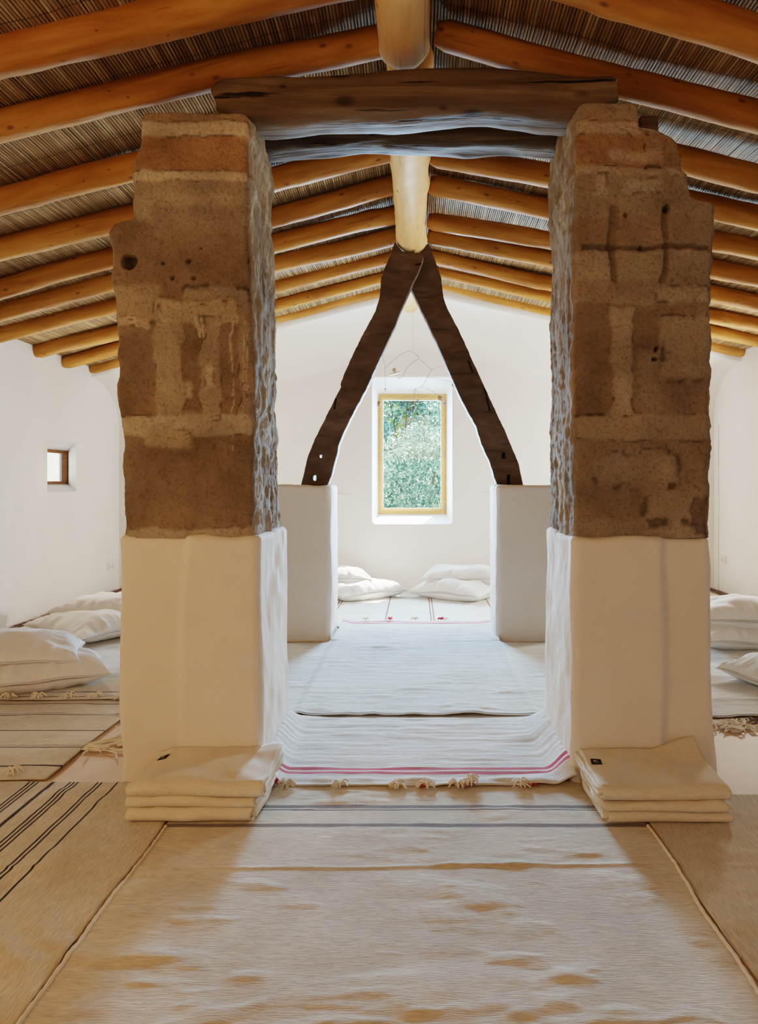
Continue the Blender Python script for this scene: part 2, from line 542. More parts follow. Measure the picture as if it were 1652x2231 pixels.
# ------------------------------------------------------------------ logs
def log_mesh(length, r0, r1, seed, bend=.02, n=22, m=70, lump=.10, flat=0.0):
    t = np.linspace(0, 1, m)
    th = np.linspace(0, 2 * math.pi, n, endpoint=False)
    T, TH = np.meshgrid(t, th, indexing='ij')
    x = T * length
    R = r0 + (r1 - r0) * T
    q = np.stack([x * 1.7, np.cos(TH) * .9 + seed * 3.1, np.sin(TH) * .9], -1)
    R = R * (1 + lump * fbm(q, 3, seed) * .7 + .03 * fbm(np.stack([x * 7, np.cos(TH) * 2, np.sin(TH) * 2], -1), 2, seed + 5))
    # a few swollen knots
    rr = random.Random(seed)
    for k in range(int(length * 1.3) + 1):
        kx, ka = rr.uniform(0, length), rr.uniform(0, 6.28)
        d = np.sqrt(((x - kx) / .05) ** 2 + (np.angle(np.exp(1j * (TH - ka))) / .5) ** 2)
        R = R * (1 + .10 * np.exp(-d * d))
    by = bend * fbm(np.stack([t * 2.2 * length / 3, t * 0 + seed, t * 0], -1), 2, seed + 3)
    bz = bend * fbm(np.stack([t * 2.2 * length / 3, t * 0 + seed + 7, t * 0], -1), 2, seed + 9)
    # rounded ends
    e = np.minimum(t, 1 - t) * length
    sh = np.sqrt(np.clip(1 - (1 - np.clip(e / .02, 0, 1)) ** 2, .0, 1)) * .25 + .75
    R = R * sh[:, None]
    V = np.stack([x, by[:, None] + R * np.cos(TH), bz[:, None] + R * np.sin(TH)], -1).reshape(-1, 3)
    f = grid_faces(m, n, wrap=True)
    V = V.tolist()
    V.append((0, by[0], bz[0])); V.append((length, by[-1], bz[-1]))
    a, b = len(V) - 2, len(V) - 1
    for j in range(n):
        f.append((a, (j + 1) % n, j)); f.append((b, (m - 1) * n + j, (m - 1) * n + (j + 1) % n))
    return V, f

def place_axis(o, p0, p1):
    d = (Vector(p1) - Vector(p0))
    o.location = p0
    o.rotation_euler = d.to_track_quat('X', 'Z').to_euler()

ORD = ['nearest the far gable wall', 'second from the far gable wall', 'third from the far gable wall', 'fourth from the far gable wall', 'fifth from the far gable wall',
       'sixth from the far gable wall', 'seventh from the far gable wall', 'just behind the pillar top', 'just above the pillar top', 'nearest the viewer']
LEFT = [(8.90, 203, 803, 830, 632, .068), (8.21, 150, 783, 835, 600, .070), (7.62, 90, 765, 845, 560, .080), (6.88, 30, 725, 850, 513, .082), (6.29, 30, 673, 850, 468, .078),
        (5.76, 30, 620, 850, 407, .080), (5.09, 30, 528, 845, 325, .082), (4.45, 30, 425, 290, 357, .080), (3.80, 30, 272, 820, 80, .080), (3.34, 18, 122, 500, 14, .092)]
RIGHT = [(8.90, 1600, 766, 970, 622, .068), (8.21, 1610, 733, 960, 592, .070), (7.62, 1620, 699, 945, 562, .076), (6.88, 1620, 654, 937, 517, .080), (6.29, 1620, 602, 937, 475, .078),
         (5.76, 1620, 541, 940, 405, .080), (5.09, 1620, 464, 945, 330, .082), (4.45, 1620, 384, 1450, 345, .080), (3.80, 1620, 238, 950, 76, .080), (3.2, 1630, 66, 1400, 0, .085)]
for side, lst in ((-1, LEFT), (1, RIGHT)):
    for i, (Y, xa, ya, xb, yb, r) in enumerate(lst):
        A, B = P_(xa, ya, Y), P_(xb, yb, Y)
        d = (A - B); sl = d.z / d.x
        x0, x1 = side * .10, side * (XW + .015)
        p0 = Vector((x0, Y, B.z + sl * (x0 - B.x))); p1 = Vector((x1, Y, B.z + sl * (x1 - B.x)))
        L = (p1 - p0).length
        V, f = log_mesh(L, r * .98, r * 1.03, 20 + i * 3 + (50 if side > 0 else 0), bend=.022)
        o = obj('log_rafter', V, f, M['honey']); place_axis(o, p0, p1)
        tag(o, 'peeled honey coloured log rafter on the %s roof slope, %s' % ('left' if side < 0 else 'right', ORD[i]), 'rafter', 'log rafters of the %s roof slope' % ('left' if side < 0 else 'right'))

def ridge(p0, p1, r0, r1, seed, label):
    V, f = log_mesh((Vector(p1) - Vector(p0)).length, r0, r1, seed, bend=.012, n=28, m=90, lump=.05)
    o = obj('ridge_pole', V, f, M['ridge']); place_axis(o, p0, p1)
    tag(o, label, 'roof beam', 'ridge poles')
ridge((X_(880, 3.6), 0.4, 3.66), (X_(882, 3.6), 3.80, 3.645), .14, .128, 301, 'thick pale ridge pole resting on the dark crossbeam at the top')
ridge((X_(890, 3.9) + .0, 3.83, 3.64), (X_(896, 6.9), 6.90, 3.665), .128, .139, 302, 'pale peeled ridge pole between the dark crossbeams and the crossed timbers')
ridge((X_(896, 6.9), 6.93, 3.70), (X_(895, 9.7), 9.78, 3.735), .13, .125, 303, 'short visible ridge pole end meeting the far gable wall')

# ------------------------------------------------------------------ weathered crossbeams
def beam(name, stations, Yf, depth, mat, label, seed, lump=.012):
    """stations = [(px, py_top, py_bottom)] in the plane Y = Yf; body goes back by depth"""
    st = np.array(stations, dtype=float)
    m = 150; n = 34
    px = np.linspace(st[0, 0], st[-1, 0], m)
    top = np.interp(px, st[:, 0], st[:, 1]); bot = np.interp(px, st[:, 0], st[:, 2])
    ker = np.array([1, 2, 3, 2, 1]) / 9
    top[4:-4] = np.convolve(top, ker, 'same')[4:-4]; bot[4:-4] = np.convolve(bot, ker, 'same')[4:-4]
    X = (px - CX) * Yf / F; zt = EYE + (CY - top) * Yf / F; zb = EYE + (CY - bot) * Yf / F
    xc = (X[0] + X[-1]) / 2; yc = Yf + depth / 2; zc = (zt.mean() + zb.mean()) / 2
    th = np.linspace(0, 2 * math.pi, n, endpoint=False)
    c, s = np.cos(th), np.sin(th)
    e = .55
    uy = np.sign(c) * np.abs(c) ** e; uz = np.sign(s) * np.abs(s) ** e
    V = np.zeros((m, n, 3))
    V[..., 0] = (X - xc)[:, None]
    V[..., 1] = uy[None] * depth / 2
    V[..., 2] = ((zt + zb) / 2 - zc)[:, None] + uz[None] * ((zt - zb) / 2)[:, None]
    nn = fbm(V * np.array([2.5, 9, 9]) + seed, 4, seed); n2 = fbm(V * np.array([3, 40, 40]) + seed, 2, seed + 4)
    V[..., 1] += c[None] * (lump * nn + .004 * n2); V[..., 2] += s[None] * (lump * .6 * nn + .003 * n2)
    ends = 1 - .0 * V[..., 0]
    endn = fbm(np.stack([V[..., 1] * 12, V[..., 2] * 12, V[..., 2] * 0 + seed], -1), 3, seed)
    for i in range(4):
        w = (4 - i) / 4
        V[i, :, 0] += .02 * endn[i] * w; V[-1 - i, :, 0] += .02 * endn[-1 - i] * w
    V = V.reshape(-1, 3).tolist(); f = grid_faces(m, n, wrap=True)
    f.append(tuple(range(n))); f.append(tuple(reversed(range((m - 1) * n, m * n))))
    o = obj(name, V, f, mat, loc=(xc, yc, zc))
    tag(o, label, 'beam')
    return o
beam('crossbeam', [(461, 185, 208), (466, 172, 228), (480, 160, 242), (530, 157, 262), (579, 156, 264), (691, 150, 252), (780, 144, 250), (858, 138, 247), (941, 133, 241), (1025, 130, 236), (1069, 128, 235),
                   (1136, 133, 241), (1200, 142, 248), (1248, 150, 251), (1300, 151, 240), (1338, 151, 226), (1345, 160, 215)], 3.56, .27, M['old'],
     'massive weathered brown crossbeam laid across both pillar tops, in front', 41)
beam('crossbeam', [(520, 252, 330), (560, 250, 327), (585, 248, 325), (640, 246, 319), (691, 244, 315), (760, 242, 310), (830, 240, 306), (913, 240, 312), (997, 238, 311), (1108, 238, 310), (1208, 244, 318), (1260, 248, 322)], 3.98, .22, M['old2'],
     'darker blackened crossbeam just behind and below the front one', 42, .016)

# ------------------------------------------------------------------ crossed timbers (A-frame)
def timber(name, outl, holes, Y, thick, label, seed):
    cu = bpy.data.curves.new('tmp', 'CURVE'); cu.dimensions = '2D'; cu.fill_mode = 'BOTH'
    cu.extrude = thick / 2; cu.bevel_depth = .006; cu.bevel_resolution = 1
    rr = random.Random(seed)
    pts = []
    for i in range(len(outl)):
        a = outl[i]; b = outl[(i + 1) % len(outl)]
        n = max(1, int(math.hypot(b[0] - a[0], b[1] - a[1]) / 6))
        for k in range(n):
            t = k / n
            j = 0.5
            pts.append((a[0] + (b[0] - a[0]) * t + rr.uniform(-j, j), a[1] + (b[1] - a[1]) * t + rr.uniform(-j, j)))
    c0 = P_(sum(p[0] for p in outl) / len(outl), max(p[1] for p in outl), Y)
    def spl(ps):
        s = cu.splines.new('POLY'); s.points.add(len(ps) - 1); s.use_cyclic_u = True
        for q, p in zip(s.points, ps):
            v = P_(p[0], p[1], Y) - c0
            q.co = (v.x, v.z, 0, 1)
    spl(pts)
    for (cx, cy, w, h) in holes:
        ps = []
        for k in range(16):
            a = 2 * math.pi * k / 16
            ps.append((cx + w / 2 * abs(math.cos(a)) ** .6 * math.copysign(1, math.cos(a)), cy + h / 2 * abs(math.sin(a)) ** .6 * math.copysign(1, math.sin(a))))
        spl(ps)
    tmp = bpy.data.objects.new('tmp', cu); COL.objects.link(tmp)
    bpy.context.view_layer.update()
    me = bpy.data.meshes.new_from_object(tmp.evaluated_get(bpy.context.evaluated_depsgraph_get()))
    bpy.data.objects.remove(tmp); bpy.data.curves.remove(cu)
    me.name = name
    # x, z plane: (x, y, z) -> (x, -z, y)
    for v in me.vertices:
        v.co = Vector((v.co.x, -v.co.z, v.co.y))
    me.materials.clear(); me.materials.append(M['truss'])
    o = bpy.data.objects.new(name, me); COL.objects.link(o)
    o.location = (c0.x, Y + thick / 2, c0.z)
    tag(o, label, 'beam', 'crossed timbers under the ridge')
    return o, c0
L_OUT = [(861, 529), (851, 558), (842, 580), (832, 605), (829, 645), (820, 678), (798, 718), (774, 765), (753, 812), (743, 838), (745, 843), (737, 858), (727, 878), (709, 914), (687, 958), (671, 998), (665, 1027), (656, 1061),
         (710, 1061), (721, 1037), (726, 1016), (734, 988), (736, 972), (748, 941), (759, 918), (770, 896), (786, 867), (799, 841), (817, 801), (835, 761), (853, 722), (862, 703), (866, 689), (882, 653), (897, 620), (911, 591), (922, 562), (917, 553), (896, 553), (876, 549), (866, 538)]
R_OUT = [(929, 536), (905, 556), (885, 600), (898, 630), (916, 668), (938, 714), (960, 761), (985, 820), (1003, 863), (1021, 896), (1039, 929), (1050, 965), (1069, 1008), (1085, 1059), (1139, 1059), (1130, 1012), (1116, 979), (1098, 936), (1072, 881), (1047, 827),
         (1021, 769), (998, 718), (974, 674), (965, 649), (961, 609), (950, 576), (941, 551), (934, 533)]
lt, lc = timber('timber_strut', L_OUT, [(699, 994, 9, 11), (686, 1041, 10, 16)], 6.70, .13, 'left dark crooked timber of the A-frame with two through holes near its foot', 5)
rt, rc = timber('timber_strut', R_OUT, [], 6.86, .13, 'right dark crooked timber of the A-frame with two black mortise slots', 6)
for (cx, cy, w, h) in ((1097, 993, 8, 14), (1108, 1046, 7, 24)):
    bm = bmesh.new(); a = P_(cx - w / 2, cy + h / 2, 6.86); b = P_(cx + w / 2, cy - h / 2, 6.86)
    box_bm(bm, (a.x, 6.849, a.z), (b.x, 6.86, b.z), .002)
    for v in bm.verts: v.co -= rt.location
    tag(from_bm('mortise_slot', bm, M['black'], rt), 'black mortise slot')
for pts_ in ([(1020, 785), (1026, 800), (1031, 812)], [(1055, 845), (1060, 862), (1064, 880), (1068, 897)]):
    pp = [P_(x, y, 6.852) - rt.location for x, y in curve_pts2] if False else [P_(x, y, 6.852) - rt.location for x, y in pts_]
    MB().add(tube(curve_pts(pp, 4), [.004] + [.009] * (len(curve_pts(pp, 4)) - 2) + [.003], 6)).build('crack', M['black'], rt)
for pts_ in ([(733, 868), (730, 880), (729, 892)], [(918, 575), (905, 577)]):
    pp = [P_(x, y, 6.692) - lt.location for x, y in pts_]
    MB().add(tube(curve_pts(pp, 4), .008, 6)).build('crack', M['black'], lt)

# ------------------------------------------------------------------ pillars
def rr_ring(n_side, r):
    """unit rounded square (u,v) counter-clockwise from front left; returns pts and outward normals"""
    pts, nr = [], []
    nx, ny = n_side
    cor = 5
    def arc(cx, cy, a0):
        for k in range(cor):
            a = math.radians(a0 + 90 * (k + .5) / cor)
            pts.append((cx + r * math.cos(a), cy + r * math.sin(a))); nr.append((math.cos(a), math.sin(a)))
    for k in range(nx + 1): pts.append((r + (1 - 2 * r) * k / nx, 0)); nr.append((0, -1))
    arc(1 - r, r, -90)
    for k in range(ny + 1): pts.append((1, r + (1 - 2 * r) * k / ny)); nr.append((1, 0))
    arc(1 - r, 1 - r, 0)
    for k in range(nx // 2 + 1): pts.append((1 - r - (1 - 2 * r) * k / (nx // 2), 1)); nr.append((0, 1))
    arc(r, 1 - r, 90)
    for k in range(ny + 1): pts.append((0, 1 - r - (1 - 2 * r) * k / ny)); nr.append((-1, 0))
    arc(r, r, 180)
    return np.array(pts), np.array(nr)

STONE = np.array((.185, .140, .092)); MORT = np.array((.36, .315, .25)); ORNG = np.array((.27, .165, .085)); GREYP = np.array((.27, .225, .165)); DARK = np.array((.02, .015, .01))
LIGHT = np.array((.42, .36, .275))

def stone_shaft(parent, origin, prof, Yf, Yb, patches, grooves, holes, seed, flip):
    """prof: dict of px profiles against py for the edges at the front (Yf) and of the inner edge at the back (Yb)"""
    uv, nr = rr_ring((92, 56), .028)
    zb, zt = Z_(1172, Yf), Z_(prof['top'], Yf)
    m = 250
    z = np.linspace(zb, zt, m)
    py = CY - (z - EYE) * F / Yf
    def prf(k, Y): 
        a = np.array(prof[k], dtype=float); o = np.argsort(a[:, 1])
        return (np.interp(py, a[o, 1], a[o, 0]) - CX) * Y / F
    xl = prf('left', Yf); xr = prf('right', Yf)
    pyb = CY - (z - EYE) * F / Yb
    a = np.array(prof['inner_back'], dtype=float); o_ = np.argsort(a[:, 1])
    xin = (np.interp(pyb, a[o_, 1], a[o_, 0]) - CX) * Yb / F
    if not flip:   # left pillar: the inner side is the right side
        xlb, xrb = xl.copy(), xin
    else:
        xlb, xrb = xin, xr.copy()
    u, v = uv[:, 0], uv[:, 1]
    X = (xl[:, None] * (1 - u) + xr[:, None] * u) * (1 - v) + (xlb[:, None] * (1 - u) + xrb[:, None] * u) * v
    Yv = np.broadcast_to(Yf + (Yb - Yf) * v, X.shape).copy()
    Zv = np.broadcast_to(z[:, None], X.shape).copy()
    # the top leans up towards the back
    Zv += np.clip((Zv - (zt - .30)) / .30, 0, 1) * v[None] * .16
    NX = np.broadcast_to(nr[:, 0], X.shape); NY = np.broadcast_to(nr[:, 1], X.shape)
    p3 = np.stack([X, Yv, Zv], -1)
    d = .012 * fbm(p3 * 3.2 + seed, 4, seed) + .006 * fbm(p3 * 14 + seed, 3, seed + 2) + .0022 * fbm(p3 * 55, 2, seed + 8)
    # worn corners
    cor = np.minimum(np.minimum(np.hypot(u - 0, v - 0), np.hypot(u - 1, v)), 1)
    d -= (.010 * (1 + fbm(p3 * 9 + 4, 3, seed + 6)) * np.exp(-(cor / .03) ** 2)[None])
    # front coordinates in photo pixels, with ragged borders
    fpx = CX + X * F / Yf; fpy = CY - (Zv - EYE) * F / Yf
    w1 = fbm(p3 * 11 + 9, 4, seed + 21); w2 = fbm(p3 * 11 + 40, 4, seed + 22)
    gx, gy = fpx + 6 * w1, fpy + 5 * w2
    colr = np.zeros(X.shape + (3,)) + STONE
    tone = fbm(p3 * 5 + 3, 3, seed + 31)
    border_dark = np.zeros(X.shape)
    for (x0, x1, y0, y1, c, h, soft) in patches:
        k = sstep(x0 - soft, x0 + soft, gx) * (1 - sstep(x1 - soft, x1 + soft, gx)) * sstep(y0 - soft, y0 + soft, gy) * (1 - sstep(y1 - soft, y1 + soft, gy))
        # the patches wrap to the sides only as bands
        k = np.where((NY < -.5), k, k * (1.0 if (x1 - x0) > 200 else 0.0))
        d += h * k
        colr = colr * (1 - k[..., None]) + np.array(c) * k[..., None]
        border_dark = border_dark + np.where(abs(h) > .0025, (4 * k * (1 - k)) ** 2, 0)
    dg = np.clip(border_dark, 0, 1) * sstep(-.1, .5, fbm(p3 * 18 + 2, 3, seed + 61))  # patch borders get darker and slightly sunken, broken up by noise
    d -= .004 * dg
    colr = colr * (1 - .65 * dg[..., None])
    for (x0, x1, y0, y1, dep, c) in grooves:
        k = sstep(x0 - 3, x0 + 2, gx) * (1 - sstep(x1 - 2, x1 + 3, gx)) * sstep(y0 - 3, y0 + 2, gy) * (1 - sstep(y1 - 2, y1 + 3, gy)) * (NY < -.5)
        d -= dep * k; colr = colr * (1 - k[..., None] * .7) + np.array(c) * k[..., None] * .7
    for (cx, cy, rad, dep) in holes:
        q = np.hypot(fpx + 3 * w1 - cx, fpy + 3 * w2 - cy)
        k = (1 - sstep(rad * .75, rad * 1.1, q)) * (NY < -.5)
        d -= dep * k; colr = colr * (1 - k[..., None] * .8) + DARK * k[..., None] * .8
    # side faces: grey, vertically scraped
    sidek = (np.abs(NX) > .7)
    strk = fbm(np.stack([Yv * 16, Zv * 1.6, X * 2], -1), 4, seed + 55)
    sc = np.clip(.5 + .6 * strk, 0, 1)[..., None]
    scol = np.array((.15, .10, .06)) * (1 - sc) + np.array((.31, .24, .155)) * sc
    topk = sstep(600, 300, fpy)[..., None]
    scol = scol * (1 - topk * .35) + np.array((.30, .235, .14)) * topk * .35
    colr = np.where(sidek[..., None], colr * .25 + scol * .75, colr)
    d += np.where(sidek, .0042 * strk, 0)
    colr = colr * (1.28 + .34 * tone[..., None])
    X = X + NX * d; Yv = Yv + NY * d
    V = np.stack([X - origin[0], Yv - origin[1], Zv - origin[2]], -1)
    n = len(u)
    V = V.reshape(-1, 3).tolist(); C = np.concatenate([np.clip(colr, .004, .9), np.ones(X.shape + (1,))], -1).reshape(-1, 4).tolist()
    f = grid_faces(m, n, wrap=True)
    # rough top
    last = np.array(V[(m - 1) * n:]); cen = last.mean(0)
    cc = C[(m - 1) * n:]
    rows = 10
    for k in range(1, rows + 1):
        s = 1 - k / rows * .999
        q = cen + (last - cen) * s
        q[:, 2] = last[:, 2] * s + cen[2] * (1 - s) + .012 * math.sin(min(1, k / 3) * math.pi / 2) + .012 * fbm(q * 9 + seed, 3, seed + 71) * min(1, k / 2)
        V += q.tolist(); C += cc
    f2 = grid_faces(rows + 1, n, wrap=True, off=(m - 1) * n)
    f += f2
    o = obj('stone_shaft', V, f, M['stone'], parent, col=C)
    return o

def plaster_base(parent, origin, x0, x1, y0, y1, ztop, seed, flare=(0, 0, 0, 0), ridge_px=None, Yf=3.45, r=.05, n=(60, 46)):
    """softly modelled plaster block; flare = how far left/right/front/back foot spreads"""
    uv, nr = rr_ring(n, r)
    u, v = uv[:, 0], uv[:, 1]
    m = 90
    z = np.concatenate([np.linspace(0, ztop - .03, m), ztop - .03 + .03 * np.sin(np.linspace(.15, 1, 8) * math.pi / 2)])
    ins = np.concatenate([np.zeros(m), .03 * (1 - np.cos(np.linspace(.15, 1, 8) * math.pi / 2))])
    t = (1 - np.clip(z / ztop, 0, 1))
    tt = t ** 1.3
    X0 = x0 - flare[0] * tt + ins; X1 = x1 + flare[1] * tt - ins
    Y0 = y0 - flare[2] * tt + ins; Y1 = y1 + flare[3] * tt - ins
    X = X0[:, None] * (1 - u) + X1[:, None] * u; Y = Y0[:, None] * (1 - v) + Y1[:, None] * v
    Zv = np.broadcast_to(z[:, None], X.shape).copy()
    NX = np.broadcast_to(nr[:, 0], X.shape); NY = np.broadcast_to(nr[:, 1], X.shape)
    p3 = np.stack([X, Y, Zv], -1)
    d = .010 * fbm(p3 * 2.2 + seed, 3, seed) + .003 * fbm(p3 * 8 + seed, 3, seed + 3)
    if ridge_px:
        for (a, b, bow, dep) in ridge_px:
            fpx = CX + X * F / Yf
            cen = a + (b - a) * (1 - Zv / ztop) + bow * np.sin(Zv / ztop * 7 + seed)
            k = (1 - sstep(cen - 4, cen + 18, fpx))
            if dep < 0: k = 1 - k
            d = d + abs(dep) * k * (NY < -.5)
    Zv = Zv + np.where(z[:, None] > ztop - .05, .008 * fbm(p3 * 7 + 5, 2, seed + 9), 0)
    X = X + NX * d; Y = Y + NY * d
    V = np.stack([X - origin[0], Y - origin[1], Zv - origin[2]], -1).reshape(-1, 3).tolist()
    mm, nn = len(z), len(u)
    f = grid_faces(mm, nn, wrap=True)
    f.append(tuple(range((mm - 1) * nn, mm * nn)))
    return obj('plaster_base', V, f, M['base'], parent)

Yp0, Yp1 = 3.45, 4.24
# left front pillar
oL = (-1.06, 3.85, 0)
pL = tag(empty('stone_pillar', oL), 'left front pillar of brown weathered stone on a white plaster base', 'pillar', 'stone pillars')
profL = dict(top=248,
    left=[(318, 240), (310, 252), (306, 262), (305, 300), (296, 335), (292, 368), (289, 385), (291, 420), (290, 468), (284, 476), (258, 482), (244, 488), (238, 502), (239, 545), (240, 590), (247, 650), (252, 740), (253, 800), (257, 900), (263, 960), (265, 1040), (267, 1100), (268, 1172)],
    right=[(530, 240), (543, 256), (545, 300), (541, 330), (541, 420), (545, 500), (550, 600), (553, 700), (555, 800), (555, 900), (554, 1000), (556, 1172)],
    inner_back=[(572, 290), (578, 330), (588, 380), (593, 430), (596, 500), (598, 600), (602, 700), (604, 800), (606, 900), (608, 1000), (611, 1100), (612, 1180)])
patL = [
    (230, 620, 395, 482, (.25, .215, .155), .000, 8), (230, 620, 298, 376, tuple(ORNG), -.004, 3), (230, 620, 266, 298, tuple(LIGHT), .004, 3), (230, 620, 374, 396, tuple(LIGHT), .005, 3), (230, 620, 230, 268, (.24, .18, .11), .0, 3),
    (285, 500, 420, 470, (.31, .27, .20), .002, 12), (330, 545, 450, 505, (.20, .165, .12), .0, 14),
    (246, 352, 622, 700, (.27, .22, .155), .004, 8), (395, 545, 625, 660, (.25, .21, .155), .004, 10), (252, 330, 692, 716, (.33, .27, .19), .004, 4), (283, 305, 692, 712, tuple(LIGHT * 1.1), .003, 5),
    (338, 398, 655, 915, tuple(GREYP), .006, 3), (348, 520, 652, 706, (.33, .275, .195), .007, 4), (436, 482, 690, 915, (.29, .245, .18), .006, 4), (520, 560, 650, 915, (.24, .195, .14), .005, 5),
    (425, 446, 690, 740, tuple(LIGHT), .003, 6), (448, 466, 795, 850, tuple(LIGHT), .003, 6), (380, 420, 690, 690, tuple(LIGHT), 0, 3), (398, 415, 830, 870, tuple(MORT), .002, 6),
    (262, 556, 905, 950, tuple(MORT), .006, 4), (320, 420, 940, 975, (.35, .29, .2), .004, 7), (262, 330, 910, 945, tuple(LIGHT * .95), .002, 8), (395, 480, 900, 930, tuple(LIGHT * .9), .002, 8),
    (504, 507, 690, 985, tuple(LIGHT), .004, 1.5), (531, 534, 700, 890, tuple(LIGHT), .004, 1.5), (539, 541, 720, 870, tuple(LIGHT), .003, 1.5), (262, 560, 1150, 1180, (.30, .26, .2), .003, 4)]
holL = [(279, 571, 17, .07), (548, 566, 5, .03), (422, 607, 5, .02), (415, 568, 5, .02), (440, 540, 4, .015), (375, 605, 4, .02), (352, 575, 4, .015)]
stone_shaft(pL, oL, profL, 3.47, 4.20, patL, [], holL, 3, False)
plaster_base(pL, oL, X_(255, 3.45), X_(563, 3.45), 3.46, 4.22, Z_(1166, 3.46), 13, flare=(-.006, .012, .008, .02), ridge_px=[(398, 380, 5, -.032)])

# right front pillar
oR = (1.08, 3.85, 0)
pR = tag(empty('stone_pillar', oR), 'right front pillar of brown stone with incised cross grooves and stepped top', 'pillar', 'stone pillars')
profR = dict(top=224,
    left=[(1282, 220), (1266, 226), (1257, 242), (1252, 280), (1250, 310), (1250, 400), (1249, 473), (1249, 600), (1249, 800), (1251, 1000), (1252, 1172)],
    right=[(1380, 216), (1394, 224), (1396, 250), (1398, 277), (1437, 281), (1448, 287), (1469, 297), (1483, 314), (1486, 345), (1487, 374), (1501, 379), (1503, 390), (1506, 413), (1512, 428), (1526, 437), (1554, 440), (1559, 446), (1560, 458), (1557, 480), (1558, 504), (1556, 530), (1557, 565), (1553, 600), (1554, 656), (1552, 700), (1554, 747), (1548, 786), (1551, 800), (1553, 850), (1549, 900), (1552, 960), (1549, 1040), (1549, 1100), (1549, 1172)],
    inner_back=[(1246, 250), (1228, 285), (1214, 305), (1201, 346), (1195, 400), (1191, 445), (1194, 500), (1198, 540), (1203, 595), (1198, 690), (1197, 800), (1197, 1000), (1198, 1180)])
patR = [
    (1180, 1600, 376, 660, (.255, .21, .15), .002, 4), (1180, 1600, 290, 364, tuple(ORNG * .95), -.003, 4), (1180, 1600, 360, 380, (.34, .28, .2), .005, 3), (1180, 1600, 266, 292, (.33, .27, .19), .004, 4), (1180, 1600, 215, 266, (.25, .195, .125), 0, 4),
    (1400, 1490, 285, 360, (.24, .17, .10), .003, 7), (1330, 1440, 325, 350, (.36, .29, .2), .002, 8),
    (1295, 1325, 380, 425, tuple(MORT * .9), .003, 7), (1360, 1440, 388, 420, tuple(MORT * .9), .003, 8), (1255, 1300, 380, 415, (.23, .18, .125), -.002, 6),
    (1255, 1330, 470, 535, (.24, .175, .115), -.002, 10), (1350, 1440, 470, 535, (.25, .185, .125), -.002, 10), (1460, 1555, 470, 535, (.225, .18, .125), -.002, 10),
    (1260, 1335, 545, 605, (.285, .24, .165), .002, 8), (1350, 1440, 545, 605, (.275, .235, .165), .002, 8), (1460, 1550, 545, 605, (.28, .235, .16), .002, 8),
    (1250, 1556, 615, 655, (.225, .18, .13), .002, 8), (1430, 1545, 625, 655, tuple(GREYP * 1.1), .003, 8),
    (1250, 1335, 665, 905, (.165, .122, .078), -.003, 4), (1332, 1382, 668, 900, (.27, .225, .16), .005, 5), (1382, 1440, 670, 760, (.16, .118, .075), -.002, 7), (1440, 1556, 690, 830, (.255, .21, .15), .004, 9), (1395, 1440, 760, 900, (.23, .185, .13), .002, 8), (1450, 1556, 820, 905, (.19, .145, .098), -.002, 8),
    (1250, 1556, 902, 960, (.265, .215, .15), .004, 6), (1250, 1556, 960, 1180, (.215, .165, .11), 0, 5), (1300, 1480, 985, 1060, (.26, .21, .15), .003, 18), (1400, 1540, 1060, 1140, (.25, .2, .14), .003, 16), (1250, 1540, 1130, 1180, (.25, .205, .15), .003, 10)]
grR = [(1333, 1347, 446, 612, .022, (.17, .125, .08)), (1442, 1453, 450, 614, .020, (.16, .115, .075)), (1272, 1545, 533, 543, .016, (.06, .045, .03)), (1508, 1545, 1085, 1165, .012, (.12, .085, .055))]
holR = [(1453, 453, 7, .04), (1431, 760, 5, .03), (1429, 780, 5, .03), (1362, 468, 5, .012), (1398, 537, 5, .02)]
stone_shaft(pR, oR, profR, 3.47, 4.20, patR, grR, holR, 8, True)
plaster_base(pR, oR, X_(1251, 3.45), X_(1551, 3.45), 3.46, 4.22, Z_(1168, 3.46), 23, flare=(.012, .03, .008, .02), ridge_px=[(1438, 1441, 3, .030)])
# the broken beam stub on the right pillar's shoulder
bm = bmesh.new(); a = P_(1394, 281, 3.6); b = P_(1437, 250, 3.6)
box_bm(bm, (a.x, 3.6, a.z - .02), (b.x, 3.85, b.z), .018)
bmesh.ops.subdivide_edges(bm, edges=bm.edges[:], cuts=2, use_grid_fill=True)
for v in bm.verts:
    q = fbm(np.array([[v.co.x * 20, v.co.y * 20, v.co.z * 20]]), 2, 4)[0]
    v.co += Vector((.006 * q, .006 * q, .006 * q)); v.co -= Vector(oR)
tag(from_bm('beam_stub', bm, M['old'], pR, smooth=True), 'dark wood stub set in the shoulder')

# back pillars (plastered stubs carrying the A-frame)
for sgn, lab in ((-1, 'left back white plastered stub pillar under the crossed timbers'), (1, 'right back white plastered stub pillar under the crossed timbers')):
    if sgn < 0: x0, x1 = -1.42, X_(720, 6.55)
    else: x0, x1 = X_(1083, 6.55), 1.42
    o = ((x0 + x1) / 2, 6.9, 0)
    root = tag(empty('plaster_pillar', o), lab, 'pillar', 'low plastered pillars')
    plaster_base(root, o, x0, x1, 6.56, 7.22, Z_(1057, 6.6), 33 + sgn, flare=(.0, .0, .012, .01), r=.075)

